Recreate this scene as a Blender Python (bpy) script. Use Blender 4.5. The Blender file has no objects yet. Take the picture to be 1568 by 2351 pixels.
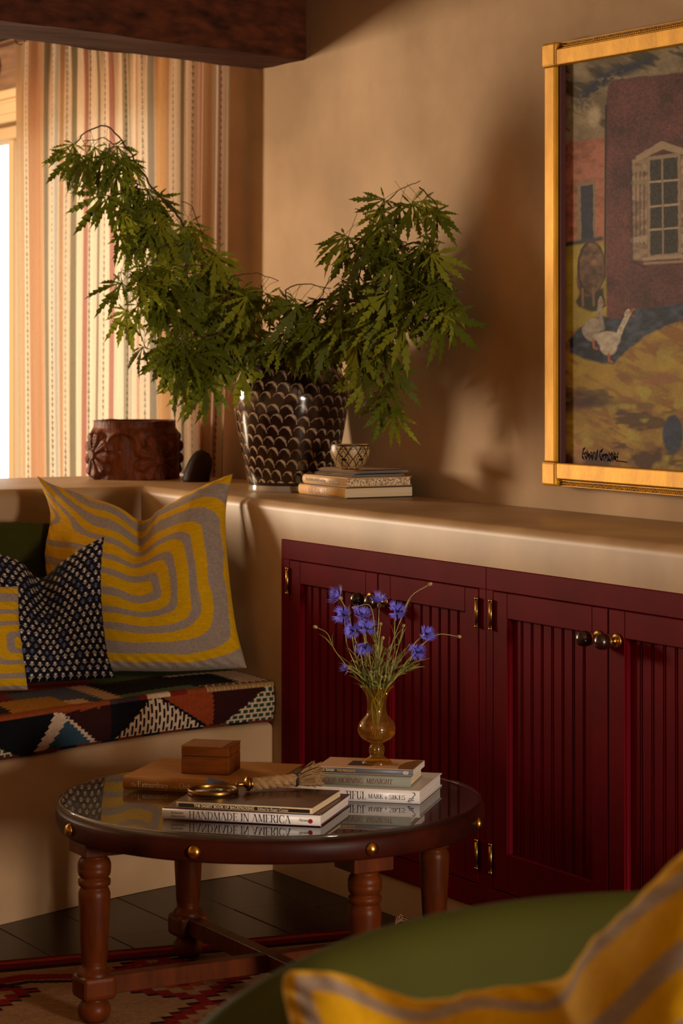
import bpy, bmesh, math, random
import numpy as np
from mathutils import Vector, Matrix

# ------------------------------------------------------------------ camera, world, lights
# room frame: X runs along the cabinet wall, Y points into that wall (cabinet fronts at Y = 0), Z up, metres
random.seed(7); rng = np.random.default_rng(7)
scn = bpy.context.scene
col = scn.collection
PI = math.pi
FX, CX, HY, EYE = 5800.0, 784.0, 800.0, 1.40          # focal length in px, principal point, eye height
CAM = np.array([5.985, -3.198, EYE])
FWD = np.array([-0.86891, 0.49498, 0.0]); RGT = np.array([0.49498, 0.86891, 0.0])

cam_d = bpy.data.cameras.new('camera'); cam = bpy.data.objects.new('camera', cam_d); col.objects.link(cam)
cam.location = CAM
cam.rotation_euler = (PI/2, 0, math.atan2(RGT[1], RGT[0]))
cam_d.sensor_fit = 'VERTICAL'; cam_d.sensor_height = 36.0
cam_d.lens = FX/2351*36
cam_d.shift_y = -(1175.5-HY)/2351
cam_d.clip_start = 0.05
cam_d.dof.use_dof = True; cam_d.dof.focus_distance = 5.75; cam_d.dof.aperture_fstop = 7.0
scn.camera = cam

world = bpy.data.worlds.new('world'); scn.world = world; world.use_nodes = True
bg = world.node_tree.nodes['Background']; bg.inputs[0].default_value = (1.0, 0.93, 0.84, 1); bg.inputs[1].default_value = 4.6

def area(name, loc, target, sx, sy, power, color):
    l = bpy.data.lights.new(name, 'AREA'); l.shape = 'RECTANGLE'; l.size = sx; l.size_y = sy
    l.energy = power; l.color = color
    o = bpy.data.objects.new(name, l); col.objects.link(o); o.location = loc
    o.rotation_euler = (Vector(target)-Vector(loc)).to_track_quat('-Z', 'Y').to_euler()
    return o
# daylight in the openings of the two windows behind the picture: each lies in its wall, facing straight into the room
area('window_far_offscreen', (-4.5, -2.75, 1.62), (0, -2.75, 1.62), 0.62, 0.95, 340, (1.0, 0.80, 0.56))
area('window_rear_offscreen', (7.1, -0.35, 1.18), (0, -0.35, 1.18), 0.55, 0.6, 200, (1.0, 0.84, 0.70))
scn.view_settings.view_transform = 'Standard'; scn.view_settings.look = 'None'
scn.view_settings.exposure = 0.06; scn.view_settings.gamma = 1.0; scn.view_settings.use_curve_mapping = False
scn.cycles.max_bounces = 8; scn.cycles.diffuse_bounces = 4; scn.cycles.glossy_bounces = 4
scn.cycles.transparent_max_bounces = 16; scn.cycles.transmission_bounces = 6
scn.cycles.caustics_reflective = False; scn.cycles.caustics_refractive = False
scn.cycles.sample_clamp_indirect = 4.0; scn.cycles.use_denoising = True

# ------------------------------------------------------------------ helpers
def lin(h):
    h = h.lstrip('#'); c = [int(h[i:i+2], 16)/255 for i in (0, 2, 4)]
    return tuple(x/12.92 if x <= .04045 else ((x+.055)/1.055)**2.4 for x in c)
def L(h): return np.array(lin(h))
def PD(x, y, D):                                        # a sight line and its distance -> a point of the room
    return CAM + D*(FWD + RGT*((x-CX)/FX) + np.array([0, 0, -(y-HY)/FX]))
def P(x, y, z): return PD(x, y, (EYE-z)*FX/(y-HY))      # the point of height z
def PT(x, y, t):                                        # the point on the plane Y = t
    r = FWD + RGT*((x-CX)/FX) + np.array([0, 0, -(y-HY)/FX])
    return CAM + r*((t-CAM[1])/r[1])
def CS(X, D): q = CAM + D*FWD + X*RGT; return q[0], q[1]

def vnoise(x, y, seed=0):
    r = np.random.default_rng(seed).random((256, 256))
    xi = np.floor(x).astype(int); yi = np.floor(y).astype(int); fx = x-xi; fy = y-yi
    fx = fx*fx*(3-2*fx); fy = fy*fy*(3-2*fy)
    a = r[yi % 256, xi % 256]; b = r[yi % 256, (xi+1) % 256]; c = r[(yi+1) % 256, xi % 256]; d = r[(yi+1) % 256, (xi+1) % 256]
    return (a*(1-fx)+b*fx)*(1-fy)+(c*(1-fx)+d*fx)*fy
def fbm(x, y, o=4, seed=0):
    s = 0; a = .5; t = 0
    for i in range(o): s = s+a*vnoise(x*2**i, y*2**i, seed+i); t += a; a *= .5
    return s/t
def sst(a, b, x): t = np.clip((x-a)/(b-a), 0, 1); return t*t*(3-2*t)

def setp(o, label=None, cat=None, group=None, kind=None):
    if label: o['label'] = label
    if cat: o['category'] = cat
    if group: o['group'] = group
    if kind: o['kind'] = kind
    return o
def link(name, me, mat=None, parent=None, loc=None):
    o = bpy.data.objects.new(name, me); col.objects.link(o)
    if mat is not None and me is not None and not me.materials: me.materials.append(mat)
    if parent: o.parent = parent
    if loc is not None: o.location = loc
    return o
def empty(name, loc, label, cat, group=None, rz=0):
    o = bpy.data.objects.new(name, None); col.objects.link(o); o.location = loc; o.rotation_euler = (0, 0, rz)
    o.empty_display_size = .05
    return setp(o, label, cat, group)
def mesh(name, V, F, smooth=True, C=None):
    V = np.asarray(V, float).reshape(-1, 3)
    me = bpy.data.meshes.new(name); me.from_pydata(V.tolist(), [], [list(map(int, f)) for f in F])
    if smooth: me.shade_smooth()
    if C is not None:
        at = me.color_attributes.new('Col', 'FLOAT_COLOR', 'POINT')
        at.data.foreach_set('color', np.column_stack([np.asarray(C).reshape(-1, 3), np.ones(len(V))]).astype(np.float32).ravel())
    return me
def gridmesh(name, Pg, C=None, wrap=False, smooth=True, flip=False):
    ny, nx = Pg.shape[:2]
    nxx = nx if wrap else nx-1
    j, i = np.meshgrid(np.arange(ny-1), np.arange(nxx), indexing='ij')
    i2 = (i+1) % nx
    q = np.stack([j*nx+i, j*nx+i2, (j+1)*nx+i2, (j+1)*nx+i], -1).reshape(-1, 4)
    if flip: q = q[:, ::-1]
    me = bpy.data.meshes.new(name); n = ny*nx; m = len(q)
    me.vertices.add(n); me.vertices.foreach_set('co', np.ascontiguousarray(Pg, dtype=np.float32).ravel())
    me.loops.add(4*m); me.loops.foreach_set('vertex_index', q.astype(np.int32).ravel())
    me.polygons.add(m); me.polygons.foreach_set('loop_start', (np.arange(m)*4).astype(np.int32))
    me.update(calc_edges=True); me.validate()
    if smooth: me.shade_smooth()
    if C is not None:
        at = me.color_attributes.new('Col', 'FLOAT_COLOR', 'POINT')
        at.data.foreach_set('color', np.concatenate([C, np.ones(C.shape[:2]+(1,))], -1).astype(np.float32).ravel())
    return me
def bm_mesh(name, bm, smooth=False):
    me = bpy.data.meshes.new(name); bmesh.ops.recalc_face_normals(bm, faces=bm.faces); bm.to_mesh(me); bm.free()
    if smooth: me.shade_smooth()
    return me
def add_box(bm, x0, x1, y0, y1, z0, z1, bev=0, seg=2, M=None):
    r = bmesh.ops.create_cube(bm, size=1)
    vs = r['verts']
    for v in vs: v.co = Vector(((x0+x1)/2+v.co.x*(x1-x0), (y0+y1)/2+v.co.y*(y1-y0), (z0+z1)/2+v.co.z*(z1-z0)))
    if bev:
        es = list({e for v in vs for e in v.link_edges})
        b = bmesh.ops.bevel(bm, geom=es, offset=bev, segments=seg, profile=.5, affect='EDGES')
        vs = list({v for f in b['faces'] for v in f.verts} | {v for v in vs if v.is_valid})
    if M is not None: bmesh.ops.transform(bm, matrix=M, verts=vs)
    return vs
def box(name, x0, x1, y0, y1, z0, z1, mat, parent=None, bev=0, seg=2, smooth=False, loc=None):
    bm = bmesh.new(); add_box(bm, x0, x1, y0, y1, z0, z1, bev, seg)
    return link(name, bm_mesh(name, bm, smooth), mat, parent, loc)
def topbox(name, x0, x1, y0, y1, z0, z1, mat, bev=0, seg=2):
    cx, cy = (x0+x1)/2, (y0+y1)/2
    return box(name, x0-cx, x1-cx, y0-cy, y1-cy, 0, z1-z0, mat, None, bev, seg, loc=(cx, cy, z0))
def lathe(name, prof, seg=32, smooth=True, C=None):
    a = np.linspace(0, 2*PI, seg, endpoint=False)
    pr = np.array(prof, float)
    Pg = np.stack([pr[:, 0][:, None]*np.cos(a), pr[:, 0][:, None]*np.sin(a), np.repeat(pr[:, 1][:, None], seg, 1)], -1)
    return gridmesh(name, Pg, C, wrap=True, smooth=smooth)
def cat_pts(pts, n):                                    # smooth resampling of a polyline
    p = np.array(pts, float)
    if len(p) == 2: t = np.linspace(0, 1, n)[:, None]; return p[0]*(1-t)+p[1]*t
    q = np.vstack([2*p[0]-p[1], p, 2*p[-1]-p[-2]])
    d = np.linalg.norm(np.diff(p, axis=0), axis=1); cum = np.concatenate([[0], np.cumsum(d)])/d.sum()
    out = []
    for s in np.linspace(0, 1, n):
        k = min(np.searchsorted(cum, s, side='right')-1, len(p)-2); t = (s-cum[k])/max(cum[k+1]-cum[k], 1e-9)
        a, b, c, e = q[k:k+4]
        out.append(.5*((2*b)+(-a+c)*t+(2*a-5*b+4*c-e)*t*t+(-a+3*b-3*c+e)*t**3))
    return np.array(out)
def tube_geo(pts, rad, seg=6):
    p = np.array(pts, float); n = len(p); rad = np.broadcast_to(np.asarray(rad, float), (n,))
    T = np.gradient(p, axis=0); T /= np.linalg.norm(T, axis=1)[:, None]+1e-12
    up = np.array([0, 0, 1.]) if abs(T[0][2]) < .9 else np.array([1., 0, 0])
    V = []
    N = np.cross(T[0], up); N /= np.linalg.norm(N)
    for i in range(n):
        N = N-T[i]*(N@T[i]); N /= np.linalg.norm(N)+1e-12; B = np.cross(T[i], N)
        for k in range(seg):
            a = 2*PI*k/seg; V.append(p[i]+rad[i]*(math.cos(a)*N+math.sin(a)*B))
    F = [[i*seg+k, i*seg+(k+1) % seg, (i+1)*seg+(k+1) % seg, (i+1)*seg+k] for i in range(n-1) for k in range(seg)]
    F.append(list(range(seg))[::-1]); F.append([(n-1)*seg+k for k in range(seg)])
    return np.array(V), F
class MB:
    def __init__(s): s.V = []; s.F = []; s.n = 0
    def add(s, V, F):
        V = np.asarray(V, float).reshape(-1, 3); s.V.append(V); s.F += [[i+s.n for i in f] for f in F]; s.n += len(V); return s
    def tube(s, pts, rad, seg=6): return s.add(*tube_geo(pts, rad, seg))
    def mesh(s, name, smooth=True): return mesh(name, np.vstack(s.V), s.F, smooth)

# ------------------------------------------------------------------ materials
MATS = {}
def nt(m): m.use_nodes = True; return m.node_tree, m.node_tree.nodes, m.node_tree.links
def mat(name, color, rough=.6, metal=0, var=0, vscale=8, stretch=(1, 1, 1), bump=0, bscale=40, spec=.5, coat=0, color2=None, sheen=0, detail=4, vcol=False, trans=0, contrast=.25):
    m = bpy.data.materials.new(name); t, n, l = nt(m); b = n['Principled BSDF']
    b.inputs['Roughness'].default_value = rough; b.inputs['Metallic'].default_value = metal
    b.inputs['Specular IOR Level'].default_value = spec; b.inputs['Coat Weight'].default_value = coat
    b.inputs['Coat Roughness'].default_value = .12
    b.inputs['Sheen Weight'].default_value = sheen; b.inputs['Sheen Tint'].default_value = (*(lin(color) if isinstance(color, str) and not vcol else (.7, .6, .4)), 1); b.inputs['Sheen Roughness'].default_value = .4
    c1 = lin(color) if isinstance(color, str) else color
    c1 = (*c1, 1)
    src = None
    if vcol:
        a = n.new('ShaderNodeAttribute'); a.attribute_name = 'Col'; src = a.outputs['Color']
    if var or color2:
        tc = n.new('ShaderNodeTexCoord'); mp = n.new('ShaderNodeMapping'); l.new(tc.outputs['Object'], mp.inputs[0])
        mp.inputs['Scale'].default_value = stretch
        no = n.new('ShaderNodeTexNoise'); no.inputs['Scale'].default_value = vscale; no.inputs['Detail'].default_value = detail
        l.new(mp.outputs[0], no.inputs['Vector'])
        rp = n.new('ShaderNodeMapRange'); rp.inputs['From Min'].default_value = .5-contrast; rp.inputs['From Max'].default_value = .5+contrast
        l.new(no.outputs['Fac'], rp.inputs['Value'])
        mx = n.new('ShaderNodeMix'); mx.data_type = 'RGBA'; l.new(rp.outputs[0], mx.inputs[0])
        if vcol:
            ml = n.new('ShaderNodeMix'); ml.data_type = 'RGBA'; ml.blend_type = 'MULTIPLY'; ml.inputs[0].default_value = 1
            mx.inputs[6].default_value = (1-var, 1-var, 1-var, 1); mx.inputs[7].default_value = (1+var*.3, 1+var*.3, 1+var*.3, 1)
            l.new(src, ml.inputs[6]); l.new(mx.outputs[2], ml.inputs[7]); src = ml.outputs[2]
        else:
            c2 = (*lin(color2), 1) if color2 else (c1[0]*(1-var), c1[1]*(1-var), c1[2]*(1-var), 1)
            mx.inputs[6].default_value = c2; mx.inputs[7].default_value = c1; src = mx.outputs[2]
    if src is not None: l.new(src, b.inputs['Base Color'])
    else: b.inputs['Base Color'].default_value = c1
    if bump:
        tc = n.new('ShaderNodeTexCoord'); mp = n.new('ShaderNodeMapping'); l.new(tc.outputs['Object'], mp.inputs[0])
        mp.inputs['Scale'].default_value = stretch
        no = n.new('ShaderNodeTexNoise'); no.inputs['Scale'].default_value = bscale; no.inputs['Detail'].default_value = 5
        l.new(mp.outputs[0], no.inputs['Vector'])
        bp = n.new('ShaderNodeBump'); bp.inputs['Strength'].default_value = bump; bp.inputs['Distance'].default_value = .004
        l.new(no.outputs['Fac'], bp.inputs['Height']); l.new(bp.outputs[0], b.inputs['Normal'])
    if trans:
        tr = n.new('ShaderNodeBsdfTranslucent'); ms = n.new('ShaderNodeMixShader'); ms.inputs[0].default_value = trans
        if src is not None: l.new(src, tr.inputs[0])
        else: tr.inputs[0].default_value = c1
        l.new(b.outputs[0], ms.inputs[1]); l.new(tr.outputs[0], ms.inputs[2])
        l.new(ms.outputs[0], n['Material Output'].inputs[0])
    MATS[name] = m
    return m
def glassmat(name, tint, rough=0.0, f0=.04, gtint=(1, 1, 1)):        # thin sheet glass: tinted see-through plus a mirror that grows at a glancing angle
    m = bpy.data.materials.new(name); t, n, l = nt(m); n.remove(n['Principled BSDF'])
    tr = n.new('ShaderNodeBsdfTransparent'); tr.inputs[0].default_value = (*tint, 1)
    gl = n.new('ShaderNodeBsdfGlossy'); gl.inputs['Roughness'].default_value = rough; gl.inputs[0].default_value = (*gtint, 1)
    ge = n.new('ShaderNodeNewGeometry'); dt = n.new('ShaderNodeVectorMath'); dt.operation = 'DOT_PRODUCT'
    l.new(ge.outputs['Incoming'], dt.inputs[0]); l.new(ge.outputs['Normal'], dt.inputs[1])
    def mth(op, a, b=None):
        q = n.new('ShaderNodeMath'); q.operation = op; l.new(a, q.inputs[0])
        if b is not None: q.inputs[1].default_value = b
        return q.outputs[0]
    c = mth('ABSOLUTE', dt.outputs['Value']); sb = n.new('ShaderNodeMath'); sb.operation = 'SUBTRACT'; sb.inputs[0].default_value = 1; l.new(c, sb.inputs[1])
    f = mth('ADD', mth('MULTIPLY', mth('POWER', sb.outputs[0], 5), 1-f0), f0)
    ms = n.new('ShaderNodeMixShader'); l.new(f, ms.inputs[0]); l.new(tr.outputs[0], ms.inputs[1]); l.new(gl.outputs[0], ms.inputs[2])
    l.new(ms.outputs[0], n['Material Output'].inputs[0]); return m

M_plaster = mat('plaster', '#ba9974', .7, var=.2, vscale=1.9, color2='#8e6f4a', bump=.2, bscale=7, spec=.2, contrast=.17, detail=7)
M_ledge = mat('burnished_plaster', '#ba9974', .42, color2='#8e6f4a', vscale=3.2, bump=.06, bscale=10, spec=.18, contrast=.25)
M_bench = mat('bench_plaster', '#ba9974', .6, color2='#8e6f4a', vscale=3, bump=.08, bscale=9, spec=.3)
M_ceil = mat('ceiling_plaster', '#d9c3a0', .8, var=.08, vscale=3)
M_wallw = mat('room_plaster', '#b8936c', .8, var=.1, vscale=2)
M_plank = mat('dark_floorboard', '#22140d', .3, color2='#140b07', vscale=6, stretch=(1, 8, 8), bump=.05, bscale=18, spec=.25)
M_beam = mat('hewn_beam', '#5c2e18', .75, color2='#26110a', vscale=5, stretch=(7, .8, 7), bump=.5, bscale=12, spec=.15, contrast=.22)
M_lintel = mat('lintel_wood', '#8a6038', .7, color2='#5e3c20', vscale=6, stretch=(1, 6, 9), bump=.2, bscale=14)
M_trimw = mat('cream_window_paint', '#d9b98c', .5)
M_cab = mat('oxblood_cabinet_paint', '#660714', .6, color2='#50050e', vscale=5, spec=.03, bump=.03, bscale=60)
M_brass = mat('aged_brass', '#b98a3c', .28, metal=1, var=.25, vscale=30)
M_knob = mat('dark_turned_wood', '#2c100a', .22, var=.3, vscale=12, spec=.6)
M_gold = mat('gilded_frame', '#d49c22', .5, metal=.3, color2='#aa7616', vscale=7, stretch=(4, 4, 1.5), bump=.1, bscale=40, contrast=.3, spec=.2)
M_golddark = mat('worn_gilding', '#8d6324', .5, metal=.4, color2='#2a1708', vscale=40, contrast=.12)
M_liner = mat('dark_red_frame_edge', '#3d0606', .5)
M_canvas = mat('painted_canvas', '#ffffff', .6, vcol=True, var=.12, vscale=180, bump=.15, bscale=220, spec=.08)
M_ink = mat('dark_blue_paint', '#12172a', .9, spec=.0)
M_curtain = mat('striped_linen_curtain', '#ffffff', .85, vcol=True, var=.14, vscale=300, stretch=(1, 1, .25), spec=.05, trans=.62)
M_iron = mat('black_iron', '#120d0a', .5, metal=.6)
M_tablewood = mat('table_mahogany', '#5e2a09', .38, color2='#391605', vscale=6, stretch=(6, 6, 1.2), bump=.05, bscale=30, spec=.12)
M_tablerim = mat('worn_table_rim', '#40160a', .42, color2='#200904', vscale=7, bump=.08, bscale=22, spec=.1, contrast=.2)
M_tabletop = mat('table_top_wood', '#3a1a09', .3, color2='#1e0c04', vscale=5, stretch=(1, 9, 1), spec=.3)
M_glass = glassmat('clear_glass', (.93, .96, .93))
def tintglass(name, tint, body, k, rough=.02, f0=.045):
    m = glassmat(name, tint, rough, f0); t, n, l = nt(m); out = n['Material Output']; src = out.inputs[0].links[0].from_socket
    df = n.new('ShaderNodeBsdfTranslucent'); df.inputs[0].default_value = (*body, 1); d2 = n.new('ShaderNodeBsdfDiffuse'); d2.inputs[0].default_value = (*body, 1)
    ad = n.new('ShaderNodeMixShader'); l.new(df.outputs[0], ad.inputs[1]); l.new(d2.outputs[0], ad.inputs[2])
    ms = n.new('ShaderNodeMixShader'); ms.inputs[0].default_value = k; l.new(src, ms.inputs[1]); l.new(ad.outputs[0], ms.inputs[2]); l.new(ms.outputs[0], out.inputs[0]); return m
M_lens = glassmat('lens_glass', (.97, .97, .93))
M_pane = glassmat('window_glass', (.96, .97, .97))
M_amber = tintglass('amber_glass', (.86, .66, .22), (.80, .54, .10), .075)
M_water = tintglass('amber_water', (.90, .72, .28), (.85, .58, .12), .07, .0, .02)
M_pillow = mat('appliqued_linen', '#ffffff', .9, vcol=True, var=.2, vscale=260, bump=.35, bscale=420, spec=.1, sheen=.15)
M_print = mat('block_print_cotton', '#ffffff', .85, vcol=True, bump=.1, bscale=350, spec=.15)
M_kilim = mat('flatweave_wool', '#ffffff', .92, vcol=True, var=.22, vscale=180, bump=.4, bscale=260, spec=.1)
M_velvet = mat('green_velvet', '#34340a', .8, var=.25, vscale=5, spec=.1, sheen=.25)
M_vase = mat('scale_pattern_glaze', '#ffffff', .12, vcol=True, spec=.6, coat=.6, bump=.04, bscale=25)
M_bowl = mat('painted_clay', '#ffffff', .42, vcol=True, var=.1, vscale=40, spec=.4)
M_carved = mat('carved_dark_wood', '#703410', .55, color2='#3a1806', vscale=14, stretch=(4, 4, 1), bump=.12, bscale=60, spec=.2)
M_figure = mat('blackened_wood', '#341a0e', .65, color2='#160a05', vscale=14, bump=.2, bscale=50, spec=.15)
M_clay = mat('brown_clay', '#5a3a28', .8, var=.15, vscale=20)
M_bark = mat('maple_bark', '#4a3420', .8, var=.3, vscale=30)
M_leaf = mat('maple_leaf', '#777d1c', .55, color2='#4e5712', vscale=3, spec=.15, trans=.4, contrast=.15)
M_leaf2 = mat('maple_leaf_young', '#9a9c2a', .55, color2='#747a1c', vscale=3, spec=.15, trans=.42)
M_stem = mat('cornflower_stem', '#b0a458', .6, color2='#7c8038', vscale=20)
M_blade = mat('cornflower_leaf', '#8a8a3c', .6, color2='#626a28', vscale=20, trans=.2)
M_petal = mat('cornflower_blue', '#827ef0', .6, color2='#6661d8', vscale=60, trans=.25)
M_petalc = mat('cornflower_centre', '#221c4a', .6, color2='#120f2a', vscale=60)
M_budm = mat('seed_head', '#b09a58', .7, color2='#6f6030', vscale=120)
M_page = mat('page_edges', '#d8c3a0', .8, color2='#bfa780', vscale=14, stretch=(.3, .3, 40), contrast=.3)
M_pagew = mat('pale_page_edges', '#d9d0c6', .8, color2='#b8aca0', vscale=14, stretch=(.3, .3, 40), contrast=.3)
M_pagespot = mat('foxed_page_edges', '#d8c09a', .8, color2='#8a6f52', vscale=220, detail=1, contrast=.05)
M_bwhite = mat('white_jacket', '#d6d0cc', .38, var=.05, vscale=10)
M_borange = mat('ochre_cloth', '#a9722a', .7, color2='#9a6524', vscale=30, bump=.1, bscale=500)
M_bgreen = mat('grey_green_cloth', '#8d9082', .75, color2='#757a6c', vscale=22, bump=.15, bscale=450)
M_bgrey = mat('slate_spine', '#5d5e66', .45)
M_bcover = mat('peach_cover', '#c9a27e', .45, var=.06, vscale=20)
M_btan = mat('tan_jacket', '#c49a62', .5, color2='#b48a52', vscale=12)
M_btan2 = mat('worn_tan_jacket', '#c8964e', .5, color2='#b07a38', vscale=9, contrast=.18)
M_bdark = mat('dark_board', '#2a2018', .6)
M_bbrown = mat('brown_photo_cover', '#5a3424', .3, color2='#20120d', vscale=16, contrast=.12, spec=.5)
M_bmaroon = mat('maroon_cover', '#4a1512', .35, var=.3, vscale=8)
M_bblack = mat('worn_black_spine', '#15110f', .5, color2='#241c18', vscale=60)
M_mag = mat('magazine_cover', '#b8a48a', .4, color2='#6d6152', vscale=10, contrast=.12)
M_t_dark = mat('dark_lettering', '#1c1a1c', .6)
M_t_red = mat('red_lettering', '#6e2a22', .6)
M_t_pale = mat('pale_lettering', '#dcc9a0', .5)
M_t_gold = mat('gold_lettering', '#c9963c', .5)
M_t_brown = mat('brown_lettering', '#6a3c18', .6)
M_reddot = mat('red_print', '#9c0f1e', .5)
M_boxwood = mat('box_rosewood', '#70390f', .5, color2='#432006', vscale=10, stretch=(1.2, 6, 6), spec=.08)
M_boxtop = mat('box_burl_top', '#8a5218', .4, color2='#6a3a0e', vscale=14, spec=.25)
M_rope = mat('jute_rope', '#a07c50', .85, color2='#6f5230', vscale=60, bump=.4, bscale=220)
M_cord = mat('dark_cord', '#1d120b', .7)
M_rug = mat('woven_rug', '#ffffff', .95, vcol=True, var=.25, vscale=140, bump=.5, bscale=200, spec=.05)
M_mag_band = mat('antique_brass_band', '#8a6430', .3, metal=1, var=.3, vscale=14)
M_stone = mat('pale_garden_wall', '#cfc0a8', .9, var=.2, vscale=2)
M_ground = mat('gravel', '#b8a88c', .95, var=.2, vscale=6)
M_garden = mat('garden_foliage', '#8f9270', .8, var=.3, vscale=3, trans=.4)

# ------------------------------------------------------------------ the setting
WT, LZ, CZ = .45, .993, 2.62        # wall plane, ledge height, ceiling height
def struct(o): o['kind'] = 'structure'; return o
# floor with boards
fl = struct(topbox('floor', -4.4, 7.0, -5.0, .6, -.08, -.012, M_plank))
rw = .195; r = 0; y = -4.99
while y < .44:
    x = -4.4 - random.random()*1.2
    while x < 7.0:
        ln = random.choice((1.5, 1.9, 2.3, 2.7)); x0 = max(x, -4.4); x1 = min(x+ln, 7.0)
        if x1-x0 > .1:
            o = box('floorboard', x0+.001, x1-.001, y+.0012, min(y+rw, .45)-.0012, -.012, random.uniform(-.0012, 0), M_plank, None, .0015, 1)
            o.parent = fl; o.matrix_parent_inverse = Matrix.Translation((-1.3, 2.2, .08))
        x += ln
    y += rw; r += 1

def ring_wall(name, boxes, m):
    bm = bmesh.new()
    for b in boxes: add_box(bm, *b)
    return struct(link(name, bm_mesh(name, bm), m))
WX0, WX1, WZ0, WZ1 = -4.0, -1.42, .25, 2.257         # window behind the curtain
ring_wall('wall_right', [(WX1, 7.0, WT, WT+.3, 0, CZ), (-4.4, WX0, WT, WT+.3, 0, CZ), (WX0, WX1, WT, WT+.3, 0, WZ0), (WX0, WX1, WT, WT+.3, WZ1, CZ)], M_plaster)
ring_wall('wall_far', [(-4.6, -4.4, -5.2, -3.35, 0, CZ), (-4.6, -4.4, -2.1, .75, 0, CZ), (-4.6, -4.4, -3.35, -2.1, 0, .95), (-4.6, -4.4, -3.35, -2.1, 2.25, CZ)], M_wallw)
ring_wall('wall_left', [(-4.4, 7.2, -5.2, -5.0, 0, CZ)], M_wallw)
ring_wall('wall_rear', [(7.0, 7.2, -5.0, -.75, 0, CZ), (7.0, 7.2, .05, .75, 0, CZ), (7.0, 7.2, -.75, .05, 0, .75), (7.0, 7.2, -.75, .05, 1.6, CZ)], M_wallw)
struct(topbox('ceiling', -4.6, 7.2, -5.2, .75, CZ, CZ+.1, M_ceil))

# window behind the curtain
bm = bmesh.new()
for b in ((WX0, WX1, WT+.06, WT+.16, WZ1-.05, WZ1), (WX0, WX1, WT+.06, WT+.16, WZ0, WZ0+.07), (WX0, WX0+.06, WT+.06, WT+.16, WZ0, WZ1), (WX1-.06, WX1, WT+.06, WT+.16, WZ0, WZ1)): add_box(bm, *b, .004, 1)
win = struct(link('window_1', bm_mesh('window_1', bm), M_trimw))
for k in range(3):
    x0 = WX0+.06+k*(WX1-WX0-.12)/3; x1 = WX0+.06+(k+1)*(WX1-WX0-.12)/3
    if k: box('mullion', x0-.028, x0+.028, WT+.07, WT+.15, WZ0+.07, WZ1-.05, M_trimw, win, .004, 1)
    box('pane', x0+(.028 if k else 0), x1-(.028 if k < 2 else 0), WT+.108, WT+.112, WZ0+.07, WZ1-.05, M_pane, win)
bm = bmesh.new()
add_box(bm, WX0-.1, WX1+.05, WT-.022, WT, WZ1+.03, WZ1+.075, .006, 2)
add_box(bm, WX0-.1, WX1+.05, WT-.034, WT, WZ1+.085, WZ1+.121, .008, 2)
add_box(bm, WX0-.1, WX1+.05, WT-.014, WT, WZ1, WZ1+.12, .003, 1)
struct(link('trim_1', bm_mesh('trim_1', bm), M_trimw))
bm = bmesh.new(); add_box(bm, -4.4, -1.25, WT-.012, WT+.01, 2.378, 2.55, .004, 1)
struct(link('trim_2', bm_mesh('trim_2', bm), M_lintel))
bm = bmesh.new(); add_box(bm, -4.4, -1.25, WT-.05, WT, 2.55, 2.575, .006, 2)
struct(link('trim_3', bm_mesh('trim_3', bm), M_lintel))

# plaster ledge over the cabinets and the low wall behind the bench: one L-shaped mass with a niche for the cabinets
LX = -.83; LB = -1.45; CEND = 2.075
def extrude_poly(pts, z0, z1, bev, seg=4, topsel=True):
    bm = bmesh.new()
    vs = [bm.verts.new((x, y, z0)) for x, y in pts]; f = bm.faces.new(vs)
    e = bmesh.ops.extrude_face_region(bm, geom=[f]); up = [v for v in e['geom'] if isinstance(v, bmesh.types.BMVert)]
    for v in up: v.co.z = z1
    bm.normal_update()
    es = [d for d in bm.edges if all(abs(v.co.z-z1) < 1e-6 for v in d.verts)]
    if bev: bmesh.ops.bevel(bm, geom=es, offset=bev, segments=seg, profile=.5, affect='EDGES')
    return bm
me = bm_mesh('wall_ledge', extrude_poly([(LB, WT), (LB, -3.2), (LX, -3.2), (LX, -.001), (3.1, -.001), (3.1, WT)], 0, LZ, .028, 5))
lo = struct(link('wall_ledge', me, M_ledge))
bm = bmesh.new(); add_box(bm, .057, CEND, -.1, .40, .094, .893); cut = link('niche_cutter', bm_mesh('niche_cutter', bm))
md = lo.modifiers.new('niche', 'BOOLEAN'); md.operation = 'DIFFERENCE'; md.object = cut; md.solver = 'EXACT'
dg = bpy.context.evaluated_depsgraph_get(); me2 = bpy.data.meshes.new_from_object(lo.evaluated_get(dg))
lo.modifiers.clear(); lo.data = me2; me2.name = 'wall_ledge'; bpy.data.objects.remove(cut)
me2.shade_smooth(); me2.set_sharp_from_angle(angle=math.radians(28))
# built-in bench
BF = [(0, 0), (.045, -.317), (.15, -.646), (.25, -.9), (.34, -1.2), (.42, -1.6), (.47, -2.1), (.49, -2.7), (.5, -3.2)]
bfc = cat_pts([(x, y, 0) for x, y in BF], 60)[:, :2]
pts = [(LX+.001, -.001), ] + [(x-.0, y-.001) for x, y in bfc] + [(LX+.001, -3.2)]
me = bm_mesh('wall_bench', extrude_poly(pts[::-1], 0, .398, .018, 3)); bo = struct(link('wall_bench', me, M_bench)); me.shade_smooth(); me.set_sharp_from_angle(angle=math.radians(35))

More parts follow.
